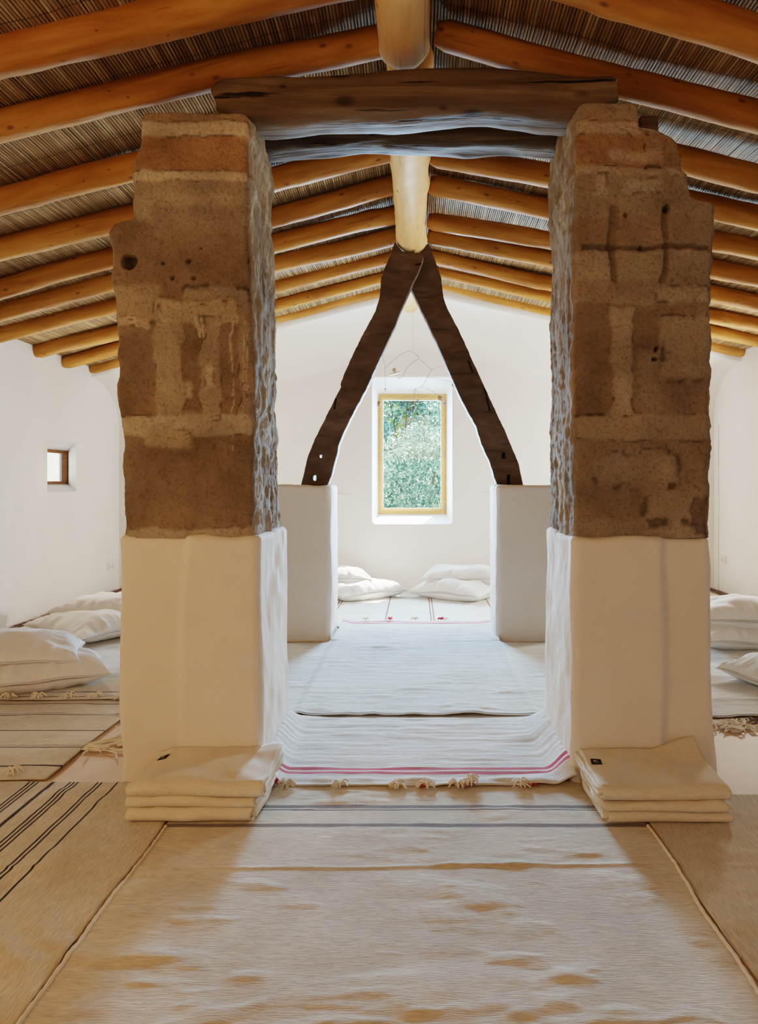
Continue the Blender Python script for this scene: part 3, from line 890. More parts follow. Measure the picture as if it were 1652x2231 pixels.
# plaster ledges on the far wall behind the stub pillars
for k, (xa, xb, py) in enumerate(((560, 772, 1073), (1262, 1034, 1067))):
    bm = bmesh.new()
    z = Z_(py + 3, YB)
    A = [(X_(xa, YB), YB + .01, z), (X_(xb, YB), YB + .01, z - .01), (X_(xa, YB), YB - .30, z - .004)]
    B = [(p[0], p[1], p[2] - .10) for p in A]
    B[2] = (A[2][0], YB - .02, A[2][2] - .12)
    va = [bm.verts.new(p) for p in A]; vb = [bm.verts.new(p) for p in B]
    bm.faces.new(va); bm.faces.new(vb)
    for i in range(3):
        j = (i + 1) % 3; bm.faces.new((va[i], va[j], vb[j], vb[i]))
    tag(from_bm('trim_%d' % (k + 1), bm, M['base']), kind='structure')

# plaster haunch closing the wall under the reeds behind the last rafters
bm = bmesh.new()
for s_ in (-1, 1):
    rows_ = []
    for x in (0, s_ * 1.3, s_ * 2.6, s_ * (XW + .05)):
        za = float(zraft(x, 8.9)) - .045; r_ = [bm.verts.new((x, 8.925, za + .125)), bm.verts.new((x, 8.926, za + .05))]
        for k in range(15):
            a = math.pi / 2 * k / 14
            r_.append(bm.verts.new((x, 8.93 + (YB + .012 - 8.93) * math.sin(a), za - .62 * (1 - math.cos(a)))))
        rows_.append(r_)
    for a, b in zip(rows_[:-1], rows_[1:]):
        for k in range(16):
            bm.faces.new((a[k], a[k + 1], b[k + 1], b[k]))
bmesh.ops.remove_doubles(bm, verts=bm.verts, dist=1e-5)
tag(from_bm('trim_3', bm, M['wall'], smooth=True), kind='structure')

# ------------------------------------------------------------------ windows
w1 = empty('window_1', ((wo['x0'] + wo['x1']) / 2, YG + .03, wo['z0'])); tag(w1, kind='structure')
def frame_mesh(x0, x1, z0, z1, y0, y1, wl, wr, wb, wt, parent, mat, name, bev=.004):
    bm = bmesh.new()
    for lo, hi in (((x0, y0, z0), (x0 + wl, y1, z1)), ((x1 - wr, y0, z0), (x1, y1, z1)), ((x0 + wl, y0, z0), (x1 - wr, y1, z0 + wb)), ((x0 + wl, y0, z1 - wt), (x1 - wr, y1, z1))):
        box_bm(bm, lo, hi, bev)
    pl = parent.location
    for v in bm.verts: v.co -= pl
    return from_bm(name, bm, mat, parent)
fx0, fx1, fz0, fz1 = X_(827, YG), X_(970, YG), Z_(1115, YG), Z_(862, YG)
# fill the slim gap between frame and reveal with the fixed frame itself
fr = frame_mesh(wo['x0'], wo['x1'], wo['z0'], wo['z1'], YG + .0, YG + .07, fx0 - wo['x0'] + .020, wo['x1'] - fx1 + .022, fz0 - wo['z0'] + .02, wo['z1'] - fz1 + .03, w1, M['pine'], 'window_frame')
sa = frame_mesh(fx0 + .018, fx1 - .018, fz0 + .016, fz1 - .026, YG - .018, YG + .045, .034, .040, .036, .040, w1, M['pine'], 'window_sash')
gx0, gx1, gz0, gz1 = fx0 + .05, fx1 - .056, fz0 + .05, fz1 - .064
bm = bmesh.new(); box_bm(bm, (gx0, YG + .010, gz0), (gx1, YG + .014, gz1))
for v in bm.verts: v.co -= w1.location
from_bm('window_pane', bm, M['glass'], w1)
for py in (876, 988, 1106):
    bm = bmesh.new(); z = Z_(py, YG); box_bm(bm, (fx1 - .022, YG - .028, z - .03), (fx1 - .008, YG - .014, z + .03), .003)
    for v in bm.verts: v.co -= w1.location
    from_bm('hinge', bm, M['metal'], w1)
bm = bmesh.new(); z = Z_(990, YG); box_bm(bm, (fx0 + .028, YG - .03, z - .02), (fx0 + .046, YG - .016, z + .02), .004); box_bm(bm, (fx0 + .030, YG - .05, z - .01), (fx0 + .044, YG - .028, z + .006), .003)
for v in bm.verts: v.co -= w1.location
from_bm('window_latch', bm, M['metal'], w1)

w2 = empty('window_2', (-XW - .29, 8.35, 1.40)); tag(w2, kind='structure')
yA, yB2 = hy0 + .02, 8.86
bm = bmesh.new()
for lo, hi in (((-XW - .31, yA, 1.40), (-XW - .25, yA + .05, 1.80)), ((-XW - .31, yB2 - .05, 1.40), (-XW - .25, yB2, 1.80)), ((-XW - .31, yA + .05, 1.40), (-XW - .25, yB2 - .05, 1.435)), ((-XW - .31, yA + .05, 1.765), (-XW - .25, yB2 - .05, 1.80))):
    box_bm(bm, lo, hi, .004)
for v in bm.verts: v.co -= w2.location
from_bm('window_frame', bm, M['darkwood'], w2)
bm = bmesh.new(); box_bm(bm, (-XW - .29, yA + .04, 1.43), (-XW - .285, yB2 - .04, 1.77))
for v in bm.verts: v.co -= w2.location
from_bm('window_pane', bm, M['glass'], w2)

# ------------------------------------------------------------------ outlets and trunking
def outlet(x, sgn, Y, z, label):
    t = tag(empty('power_outlet', (x, Y, z)), label, 'outlet', 'double wall sockets')
    bm = bmesh.new(); box_bm(bm, (min(0, -sgn * .012), -.085, -.05), (max(0, -sgn * .012), .085, .05), .004)
    from_bm('cover_plate', bm, M['plastic'], t)
    for dy in (-.04, .04):
        vs = []; n = 18
        s = []
        for dep, r in ((-.0125, .030), (-.0145, .028), (-.0145, .025), (-.0128, .023), (-.0127, .0)):
            s.append([(sgn * dep, dy + r * math.cos(2 * math.pi * k / n), r * math.sin(2 * math.pi * k / n)) for k in range(n)])
        v = [p for ring_ in s for p in ring_]
        sk = obj('socket', v, grid_faces(5, n, wrap=True), M['plastic'], t)
        mb = MB()
        for hz in (-.009, .009):
            mb.add(tube([(sgn * -.0122, dy + hz, 0), (sgn * -.0142, dy + hz, 0)], .0045, 8))
        mb.build('socket_hole', M['hole'], sk)
    return t
outlet(-XW, -1, 9.46, Z_(1234, 9.46), 'white double power socket low on the left wall near the corner')
outlet(XW, 1, 9.44, Z_(1220, 9.44), 'white double power socket low on the right wall near the corner')
bm = bmesh.new(); box_bm(bm, (-.014, -.012, 0), (0, .012, Z_(925, 9.57)), .003)
tag(from_bm('cable_trunking', bm, M['wall'], loc=(XW, 9.60, 0)), 'slim white vertical cable trunking on the right wall above the socket', 'trunking')

# ------------------------------------------------------------------ rugs
def rug(name, x0, x1, y0, y1, mat, label, z=.004, amp=.006, seed=0, nx=120, ny=120, zfun=None, edge=.008, thick=.006, cat='rug', group=None, freq=(3.2, 5.5)):
    xs = np.linspace(x0, x1, nx); yv = np.linspace(y0, y1, ny)
    Yg, Xg = np.meshgrid(yv, xs, indexing='ij')
    p = np.stack([Xg * freq[0], Yg * freq[1], Xg * 0 + seed], -1)
    nz = fbm(p, 3, seed)
    bumps = np.clip(nz - .25, 0, 2) * 1.3 + .25 * (fbm(p * 2.6, 2, seed + 9) + 1) * .5
    Zg = z + thick + amp * bumps
    # wavy edges
    ex = edge * fbm(np.stack([Yg * 2.5, Yg * 0 + seed, Yg * 0], -1), 3, seed + 2)
    ey = edge * fbm(np.stack([Xg * 2.5, Xg * 0 + seed + 5, Xg * 0], -1), 3, seed + 3)
    xm = (x0 + x1) / 2; ym = (y0 + y1) / 2
    Xo = Xg + ex * np.abs(Xg - xm) / (x1 - x0) * 2; Yo = Yg + ey * np.abs(Yg - ym) / (y1 - y0) * 2
    if zfun is not None: Zg = Zg + zfun(Xg, Yg)
    o0 = np.array((xm, ym, 0.0))
    V = (np.stack([Xo, Yo, Zg], -1).reshape(-1, 3) - o0)
    f = grid_faces(ny, nx)
    o = obj(name, V.tolist(), f, mat, loc=tuple(o0))
    md = o.modifiers.new('thick', 'SOLIDIFY'); md.thickness = thick; md.offset = -1
    tag(o, label, cat, group)
    o['_z'] = z
    return o, Zg, Xo, Yo
def unkey(o):
    if '_z' in o: del o['_z']

def tassel(parent, x, y, z, mat, seed, size=.035, n=11, knot=True, dirn=None):
    r = random.Random(seed); mb = MB()
    if knot: mb.add(ball((0, 0, size * .3), size * .28, 8, (1.2, 1, .8)))
    for k in range(n):
        a = (r.uniform(-1.1, 1.1) + dirn) if dirn is not None else r.uniform(0, 6.28)
        L = size * r.uniform(.7, 1.25); zz = r.uniform(.1, .55) * size
        p = [(0, 0, size * .3), (math.cos(a) * L * .5, math.sin(a) * L * .5, zz + size * .25), (math.cos(a) * L, math.sin(a) * L, zz * .45 + .003)]
        mb.add(tube(curve_pts(p, 3), [size * .10] * 5 + [size * .085, size * .05], 5))
    o = mb.build('tassel', mat, parent)
    o.location = Vector((x, y, z)) - parent.location
    return o

def crease(X, Y):     # the fold crossing all the near rugs
    return .0045 * np.exp(-((Y - 2.67 - .012 * np.sin(X * 2.1) - .004 * np.sin(X * 9)) / .011) ** 2)

def big_wrinkles(X, Y, seed=77):
    w = .6 * fbm(np.stack([X * 2.6 + .6 * np.sin(Y * 3), Y * 5.0, X * 0], -1), 2, seed) + .75 * fbm(np.stack([X * 5.5 + .5 * np.sin(Y * 5), Y * 13, X * 0], -1), 3, seed + 3)
    fall = 1 - sstep(2.3, 3.0, Y) * .35
    return .0085 * np.clip(w - .10, 0, 1.2) * fall + .004 * np.sin(X * 31 + Y * 5 + 3 * w) * np.clip(-X - .0, 0, 1) * 0

# near centre rug
yc = (.9 + 3.43) / 2
st = []
for y, wd, c in ((3.015, .006, GREY), (2.989, .028, (.21, .18, .165)), (2.963, .005, BROWN), (3.186, .005, GREY), (3.158, .030, (.21, .18, .165)), (3.130, .005, GREY)):
    st.append((y - yc, wd, c))
M['rug_c'] = m_cloth('cream_wool_grey_bands', CREAM, st, 1, -1.3, 1.3)
o, _, Xo, Yo = rug('rug', -1.02, .94, .9, 3.43, M['rug_c'], 'large plain cream wool rug in the foreground with two grey stripe bands near the pillars', z=.003, amp=.006, seed=5, nx=320, ny=460, zfun=lambda X, Y: crease(X, Y) + big_wrinkles(X, Y), group='foreground rugs')
RC = o
for xs_ in (-1.02, .94):
    k = 0 if xs_ < 0 else -1
    pts_ = []
    zz = _[:, k]
    for i in range(0, 460, 3):
        if Yo[i, k] > 2.99: break
        pts_.append((Xo[i, k] - o.location.x, Yo[i, k] - o.location.y, zz[i] + .001))
    nP = len(pts_)
    rd = [.0062 + .0012 * math.sin(i * 2.1) for i in range(nP)]
    MB().add(tube(pts_, rd, 8)).build('edge_cord', M['yarn'], o)
# near left rug, navy stripes running away from the viewer
xcL = (-3.2 + -1.035) / 2
st = []
for base, n in ((-1.79, 3), (-1.70, 2), (-1.60, 3), (-1.48, 2), (-1.39, 2)):
    for k in range(n): st.append((base + (k - (n - 1) / 2) * .0165 - xcL, .0085, NAVY))
M['rug_l'] = m_cloth('cream_wool_navy_lines', (.70, .635, .525), st, 0, -1.2, 1.2, alongx=False, wob=.003)
o, *_ = rug('rug', -3.2, -1.035, .9, 3.425, M['rug_l'], 'beige foreground rug at the left with navy double and triple lines running away', z=.003, amp=.007, seed=6, nx=200, ny=220, zfun=lambda X, Y: crease(X, Y) + .004 * np.sin((X + Y * .75) * 34 + 2 * fbm(np.stack([X * 3, Y * 3, X * 0], -1), 2, 3)) * (1 - sstep(2.2, 2.6, Y)), group='foreground rugs')
# near right rug
M['rug_r'] = m_cloth('beige_wool_plain', (.68, .62, .52), alongx=False)
o, *_ = rug('rug', .955, 3.2, .9, 3.30, M['rug_r'], 'plain beige foreground rug at the right under the right blanket stack', z=.003, amp=.007, seed=7, nx=160, ny=180, zfun=lambda X, Y: crease(X, Y), group='foreground rugs')

# red striped runner between the pillars; its sides curl up against the plaster
ycr = (3.37 + 7.40) / 2
st = []
for y, wd, c in ((3.537, .036, RED), (3.5095, .0045, RED), (3.485, .030, RED), (7.262, .050, RED), (7.315, .020, RED), (7.350, .012, RED)):
    st.append((y - ycr, wd, c))
M['rug_red'] = m_cloth('white_wool_red_stripes', (.75, .755, .74), st, 1, -2.1, 2.1, weave=(18, 160), vary=.18, wob=.0012)
def curl(X, Y):
    mid = sstep(4.30, 4.42, Y) * (1 - sstep(6.36, 6.46, Y))
    e = sstep(.60, .735, np.abs(X))
    lap = .020 * np.clip(fbm(np.stack([X * 7, Y * 6, X * 0], -1), 2, 31), 0, 1) * (1 - sstep(3.40, 3.47, Y))
    roll = .004 * np.sin(Y * 95 + 4 * np.sin(X * 3) + 2 * fbm(np.stack([X * 4, Y * 4, X * 0], -1), 2, 12)) * sstep(.25, .6, np.abs(X)) * (1 - sstep(6, 7, Y) * .5)
    nearend = 1 - .55 * (1 - sstep(3.36, 3.5, Y))
    fine = fbm(np.stack([X * 3.5, Y * 26, X * 0], -1), 3, 19)
    return (.085 * e ** 1.4 * nearend * (1 - sstep(4.15, 4.4, Y) * .8) + lap + .0028 * np.clip(fine, -1, 1) + roll * .25 + .012) * (1 - mid)
o, Zr, Xr, Yr = rug('rug', -.742, .735, 3.37, 7.40, M['rug_red'], 'long white runner with red end stripes lying between the pillars', z=.006, amp=.006, seed=9, nx=150, ny=420, zfun=curl)
RED_RUG = o
for i, (px, py, m_) in enumerate(((625, 1712, 'yarn'), (741, 1716, 'yarn'), (868, 1717, 'yarn'), (920, 1722, 'redyarn'), (926, 1719, 'yarn'), (997, 1712, 'yarn'), (1020, 1706, 'redyarn'), (1028, 1704, 'yarn'), (1132, 1710, 'yarn'), (1155, 1716, 'redyarn'), (600, 1704, 'redyarn'))):
    Y = 3.375; zz = max(Z_(py, Y), .016)
    tassel(o, X_(px, Y), Y - .005, zz - .006 , M[m_], 100 + i, .046 if m_ == 'yarn' else .030, 15)
for i, (px, m_) in enumerate(((797, 'yarn'), (850, 'redyarn'), (905, 'yarn'), (962, 'redyarn'), (970, 'yarn'))):
    tassel(o, X_(px, 7.38), 7.40, .03, M[m_], 140 + i, .04, 9)
# loose folded flap of the runner's near end
# transverse pale rug crossing the aisle between the two rows of pillars
yct = (4.37 + 6.42) / 2
st = [(4.385 - yct, .018, (.13, .10, .09)), (6.412 - yct, .012, (.16, .12, .10))]
M['rug_t'] = m_cloth('white_wool_dark_selvedge', (.71, .71, .68), st, 1, -1.1, 1.1, weave=(16, 150), vary=.18)
def seamrise(X, Y):
    # the runner underneath shows through, and the rug sits lower beside it
    under = (1 - sstep(.70, .76, np.abs(X + .0)))
    wv = .012 * np.clip(fbm(np.stack([X * 4.0, X * 0, X * 0 + 4], -1), 3, 88), 0, 1) * (1 - sstep(4.37, 4.46, Y))
    nearcurl = .014 * np.exp(-((np.abs(X) - .73) / .05) ** 2)
    ripple = +.0022 * np.clip(fbm(np.stack([X * 3.0, Y * 24, X * 0], -1), 3, 29), -1, 1)
    return .013 * under + wv + nearcurl * .45 + ripple
o, *_ = rug('rug', -1.80, 3.55, 4.37, 6.42, M['rug_t'], 'wide pale rug with dark selvedges crossing behind the front pillars, over the runner', z=.010, amp=.010, seed=12, nx=300, ny=180, zfun=seamrise)
TR = o
def fringe(parent, cx, cy, seed, mat, span=.16, n=16, L=.16, ang=0.0, z=.006):
    r = random.Random(seed); mb = MB()
    for k in range(n):
        t = (k / (n - 1) - .5) * span
        a = ang + r.uniform(-.5, .5)
        p0 = Vector((cx + t * math.cos(ang + 1.57), cy + t * math.sin(ang + 1.57), z + .006))
        pts_ = [p0]
        aa = a
        for j in range(4):
            aa += r.uniform(-.8, .8) * (1 if j else .3)
            pts_.append(pts_[-1] + Vector((math.cos(aa), math.sin(aa), 0)) * L / 4 + Vector((0, 0, r.uniform(-.002, .005))))
        for q in pts_: q.z = max(q.z, z + .003)
        mb.add(tube(curve_pts([q - parent.location for q in pts_], 3), .0042, 5))
    return mb.build('fringe', mat, parent)
fringe(o, X_(1590, 4.3), 4.34, 3, M['yarn'], span=.3, n=20, L=.24, ang=-1.4)
fringe(o, X_(1610, 4.2), 4.24, 4, M['yarn'], span=.14, n=12, L=.14, ang=-2.6)
fringe(o, X_(1640, 4.3), 4.36, 5, M['darkyarn'], span=.10, n=7, L=.16, ang=-.9)

# far rug below the window, brown triple lines
xcf = 0.0
st = []
for base in (-1.47, -.92, -.365, .175, .79, 1.35):
    for k in range(3): st.append((base + (k - 1) * .034, .011, (.26, .12, .09)))
M['rug_f'] = m_cloth('white_wool_brown_lines', (.80, .78, .73), st[:15], 0, -2.0, 2.0, alongx=False, vary=.08, wob=.001)
o, *_ = rug('rug', -2.0, 2.0, 7.15, 9.66, M['rug_f'], 'pale rug with brown triple lines under the far window', z=.004, amp=.006, seed=14, nx=120, ny=80, zfun=lambda X, Y: .010 * np.exp(-((Y - 7.95) / .02) ** 2))

# left aisle: pale rug with two blue lines and tassels at its near end
ya = (4.68 + 8.0) / 2
M['rug_a'] = m_cloth('pale_wool_blue_lines', (.76, .72, .65), [(4.83 - ya, .012, (.05, .06, .12)), (5.02 - ya, .010, (.06, .08, .18)), (4.72 - ya, .010, BROWN)], 1, -1.7, 1.7)
o, *_ = rug('rug', -3.75, -1.62, 4.68, 8.0, M['rug_a'], 'pale left aisle rug with two thin blue lines, under the pillows', z=.026, amp=.008, seed=15, nx=120, ny=160)
for i, px in enumerate((22, 84, 150, 208, 262)):
    tassel(o, X_(px, 4.68), 4.675, .036, M['yarn'], 160 + i, .05, 14)
# left aisle: beige rug, brown cross lines
yl = (3.44 + 4.80) / 2
st = []
for py, dbl in ((1541, 0), (1564, 1), (1599, 0), (1634, 1), (1678, 2)):
    Y = FY(py)
    if dbl == 1: st += [(Y + .014 - yl, .009, BROWN), (Y - .014 - yl, .009, BROWN)]
    else: st.append((Y - yl, .012 if dbl == 0 else .022, BROWN))
M['rug_b'] = m_cloth('beige_wool_brown_lines', (.70, .635, .53), st, 1, -.8, .8)
o, *_ = rug('rug', -3.75, -1.75, 3.45, 4.80, M['rug_b'], 'beige left aisle rug with dark brown cross lines beside the left pillar', z=.010, amp=.008, seed=16, nx=140, ny=120)
LB = o
fringe(o, X_(185, 3.9), 3.905, 13, M['yarn'], span=.05, n=9, L=.34, ang=.12)
fringe(o, X_(255, 3.95), 3.93, 14, M['yarn'], span=.09, n=16, L=.12, ang=.6)
fringe(o, X_(180, 3.87), 3.86, 15, M['yarn'], span=.04, n=5, L=.16, ang=-.5)
tassel(o, X_(25, 3.5), 3.50, .012, M['yarn'], 190, .05, 10)
# rugs along both side walls, dark twisted fringe against the wall
for sgn, lab in ((-1, 'ochre rug edge with dark twisted fringe along the left wall'), (1, 'ochre rug edge with dark twisted fringe along the right wall')):
    M['rug_w'] = M.get('rug_w') or m_cloth('ochre_wool', (.70, .60, .44))
    a, b = sorted((sgn * 2.0, sgn * 3.76))
    o, *_ = rug('rug', a, b, 6.5, 9.6, M['rug_w'], lab, z=.018 if sgn > 0 else .040, amp=.006, seed=18 + sgn, nx=60, ny=80)
    r = random.Random(5); mb = MB()
    for k in range(95):
        y = 6.52 + k * .0325
        p0 = Vector((sgn * 3.75, y, .045)); a_ = r.uniform(-.5, .5)
        L = r.uniform(.08, .14)
        pts_ = [p0 + Vector((sgn * L * t * math.cos(a_), L * t * math.sin(a_) + .01 * math.sin(t * 9), .014 * math.sin(t * 3.1) - .02 * t)) - o.location for t in (0, .3, .6, 1)]
        mb.add(tube(curve_pts(pts_, 2), [.011, .013, .012, .013, .012, .01, .006], 5))
    tag(mb.build('fringe', M['darkyarn'], o), 'dark brown twisted fringe')

# ------------------------------------------------------------------ pillows
def pillow_mesh(w, d, h, seed, n=56, sag=0.0):
    t = np.linspace(-1, 1, n)
    t = np.sign(t) * (1 - (1 - np.abs(t)) ** 1.35)
    U, Vv = np.meshgrid(t, t, indexing='ij')
    prof = ((1 - np.abs(U) ** 2.6) * (1 - np.abs(Vv) ** 2.6)) ** .55
    # pinched sides, pointed corners
    xs = U * w / 2 * (1 - .07 * (1 - U ** 2) * 0 - .06 * (1 - Vv ** 2) * np.abs(U) ** 2)
    ysv = Vv * d / 2 * (1 - .07 * (1 - U ** 2) * np.abs(Vv) ** 2)
    rad = np.hypot(U, Vv)
    ang = np.arctan2(Vv, U)
    edge = np.clip(np.maximum(np.abs(U), np.abs(Vv)), 0, 1)
    # gathered wrinkles running in from the seams and the corners
    wr = fbm(np.stack([np.where(np.abs(U) > np.abs(Vv), Vv, U) * 9, edge * 1.3, U * 0 + seed], -1), 3, seed) * sstep(.35, .8, edge) * (1 - sstep(.93, 1.0, edge))
    big = fbm(np.stack([U * 1.3, Vv * 1.3, U * 0 + seed], -1), 3, seed + 4)
    top = h * .62 * prof * (1 + .18 * big) + .013 * wr
    botm = -h * .38 * np.minimum(prof, .75) / .75 * (1 + .08 * big) + .006 * wr
    zs = .012 * big * edge
    vs = []; A = np.stack([xs, ysv, zs + top + .002], -1).reshape(-1, 3); B = np.stack([xs, ysv, zs + botm - .002], -1).reshape(-1, 3)
    V = np.concatenate([A, B]); N = n * n
    f = [tuple(reversed(q)) for q in grid_faces(n, n)] + [tuple(i + N for i in q) for q in grid_faces(n, n)]
    # seam strip
    per = [(i, 0) for i in range(n)] + [(n - 1, j) for j in range(1, n)] + [(i, n - 1) for i in range(n - 2, -1, -1)] + [(0, j) for j in range(n - 2, 0, -1)]
    idx = [i * n + j for i, j in per]
    for a, b in zip(idx, idx[1:] + idx[:1]):
        f.append((a, b, b + N, a + N))
    V[:, 2] += h * .38
    seam = [V[i] - np.array((0, 0, .002)) for i in idx]
    return V, f, seam

def pillow(x, y, z, w, d, h, rz, seed, label, group, tilt=(0, 0)):
    root = tag(empty('floor_pillow', (x, y, z), (math.radians(tilt[0]), math.radians(tilt[1]), math.radians(rz))), label, 'pillow', group)
    V, f, seam = pillow_mesh(w, d, h, seed)
    o = obj('pillow_cover', V.tolist(), f, M['linen'], root)
    pts_ = [Vector(p) * 1.0 for p in seam]
    vs_, fs_ = tube(pts_ + [pts_[0]], .0035, 5, cap=False)
    obj('seam', vs_, fs_, M['linen'], root)
    return root
gl, gf = 'left aisle pillows', 'pillows'
pillow(-2.60, 5.01, .036, .88, .60, .21, 29, 1, 'white linen pillow in the left foreground, lower of its pair', 'floor pillows')
pillow(-2.78, 5.04, .150, .88, .60, .24, 21, 2, 'white linen pillow in the left foreground, lying on top of another', 'floor pillows', (0, 3))
pillow(-2.96, 6.60, .052, .98, .66, .21, -36, 3, 'white pillow against the left wall, lower of its pair', 'floor pillows')
pillow(-2.86, 6.88, .140, .92, .60, .23, -4, 4, 'white pillow against the left wall, on top of its pair', 'floor pillows', (0, 2))
pillow(-.66, 9.02, .014, .95, .62, .21, 36, 5, 'sunlit white pillow left of the far window, lower of its pair', 'floor pillows')
pillow(-.98, 9.08, .165, .80, .56, .22, 12, 6, 'sunlit white pillow left of the far window, on top of its pair', 'floor pillows')
pillow(.47, 8.97, .014, 1.0, .64, .23, -33, 7, 'white pillow right of the far window, lower of its pair', 'floor pillows')
pillow(.58, 9.12, .17, .96, .62, .24, -12, 8, 'white pillow right of the far window, on top of its pair', 'floor pillows')
pillow(2.82, 6.36, .020, .95, .66, .21, 6, 9, 'white pillow in the right aisle, lower of its pair', 'floor pillows')
pillow(2.84, 6.42, .165, .95, .62, .25, -8, 10, 'white pillow in the right aisle, on top of its pair', 'floor pillows')
pillow(2.62, 5.12, .020, .84, .58, .18, 24, 11, 'white pillow whose tip just enters at the right edge', 'floor pillows')

# ------------------------------------------------------------------ folded blankets
def blanket(x0, x1, y0, y1, z0, h, seed, label, root=None, rot=0.0, lift=None, layers=2, group='folded blankets'):
    w, d = x1 - x0, y1 - y0
    root = tag(empty('folded_blanket', (x0, y0, z0)), label, 'blanket', group)
    root.rotation_euler.z = math.radians(rot)
    t = h / (2 * layers) * .98
    r = random.Random(seed)
    first = None
    vs, fs = [], []
    for L in range(layers):
        lo = t * (L + .5); hi = h - t * (L + .5)
        rad = (hi - lo) / 2; yc_ = rad + t * .5 + L * .004 + t * L
        path = [(d - r.uniform(0, .012), lo)]
        for k in range(1, 8): path.append((d + (yc_ - d) * k / 8, lo))
        for k in range(0, 9):
            a = math.pi * k / 8
            path.append((yc_ - (rad + .004) * math.sin(a), lo + rad * (1 - math.cos(a))))
        for k in range(1, 14): path.append((yc_ + (d - yc_) * k / 14, hi))
        path.append((d - r.uniform(0, .012), hi))
        pa = np.array(path)
        tg = np.gradient(pa, axis=0); tg /= np.linalg.norm(tg, axis=1)[:, None]
        nm = np.stack([-tg[:, 1], tg[:, 0]], -1)
        sec = np.concatenate([pa + nm * t * .47, (pa - nm * t * .47)[::-1]])
        m = 56
        e0, e1 = r.uniform(-.014, .014), r.uniform(-.018, .016)
        xs_ = np.linspace(0, 1, m)
        S = len(sec)
        Vx = np.zeros((m, S, 3))
        for i, q in enumerate(xs_):
            Vx[i, :, 0] = e0 + q * (w + e1 - e0); Vx[i, :, 1] = sec[:, 0]; Vx[i, :, 2] = sec[:, 1]
        # soft waves, growing towards the top
        frac = Vx[..., 2] / h
        q3 = np.stack([Vx[..., 0] * 5, Vx[..., 1] * 6, Vx[..., 2] * 0 + seed], -1)
        Vx[..., 2] += (.009 * fbm(q3, 3, seed) + .003 * fbm(q3 * 3, 2, seed + 3)) * frac
        Vx[..., 1] += .009 * fbm(np.stack([Vx[..., 0] * 4, Vx[..., 2] * 9, Vx[..., 2] * 0 + seed], -1), 3, seed + 5) * (1 - Vx[..., 1] / d)
        ed = .010 * fbm(np.stack([Vx[..., 1] * 9, Vx[..., 2] * 30, Vx[..., 1] * 0 + seed], -1), 3, seed + 7)
        Vx[..., 0] += ed * np.abs(xs_ - .5)[:, None] * 2
        if lift is not None: Vx[..., 2] += lift(Vx[..., 0] / w, Vx[..., 1] / d) * frac
        o = len(vs)
        vs += Vx.reshape(-1, 3).tolist()
        fs += grid_faces(m, S, wrap=True, off=o)
        half = S // 2
        for e in (0, m - 1):
            for j in range(half - 1):
                a, b, c, dd = o + e * S + j, o + e * S + j + 1, o + e * S + S - 2 - j, o + e * S + S - 1 - j
                fs.append((a, b, c, dd) if e else (dd, c, b, a))
    ob = obj('blanket_cloth', vs, fs, M['blanket'], root)
    return root, ob, Vx

def stack_tag(root, ob, cx, cy, w, h, rot, tone=0):
    """small black woven label with a pale emblem, lying on the top sheet"""
    bpy.context.view_layer.update()
    dg = bpy.context.evaluated_depsgraph_get()
    def hit(x, y):
        ok, p, nrm, _ = ob.ray_cast(Vector((x, y, .5)), Vector((0, 0, -1)))
        return p.z if ok else .06
    c, s = math.cos(rot), math.sin(rot)
    def loc(u, v): return (cx + u * c - v * s, cy + u * s + v * c)
    n = 8; vs, fs = [], []
    for i in range(n + 1):
        for j in range(n + 1):
            x, y = loc((i / n - .5) * w, (j / n - .5) * h)
            vs.append((x, y, hit(x, y) + .0022))
    lb = obj('woven_label', vs, grid_faces(n + 1, n + 1), M['label'], root)
    md = lb.modifiers.new('t', 'SOLIDIFY'); md.thickness = .001
    tag(lb, 'small black woven label with a pale emblem')
    def line(pts_, rad, name, mat):
        pp = []
        for (u, v) in pts_:
            x, y = loc(u * w, v * h); pp.append(Vector((x, y, hit(x, y) + .0034)))
        return tube(curve_pts(pp, 4), rad, 5)
    mb = MB()
    # a round swirl with leaf strokes
    mb.add(line([(-.02 + .17 * math.cos(a), -.02 + .26 * math.sin(a)) for a in np.linspace(-2.2, 1.7, 9)], .0009, 'e', None))
    mb.add(line([(-.28, .20), (-.20, .02), (-.14, -.18)], .0010, 'e', None))
    mb.add(line([(-.26, .24), (-.12, .10), (-.06, -.05)], .0010, 'e', None))
    mb.add(line([(-.16, .28), (-.04, .12), (.02, .0)], .0009, 'e', None))
    mb.add(line([(-.22, .02), (-.1, .06), (.0, .16)], .0008, 'e', None))
    mb.build('emblem', M['labelmark'], lb)
    MB().add(line([(.34, .28), (.33, 0), (.34, -.28)], .0010, 'e', None)).build('emblem_bar', M['labelgrey'], lb)

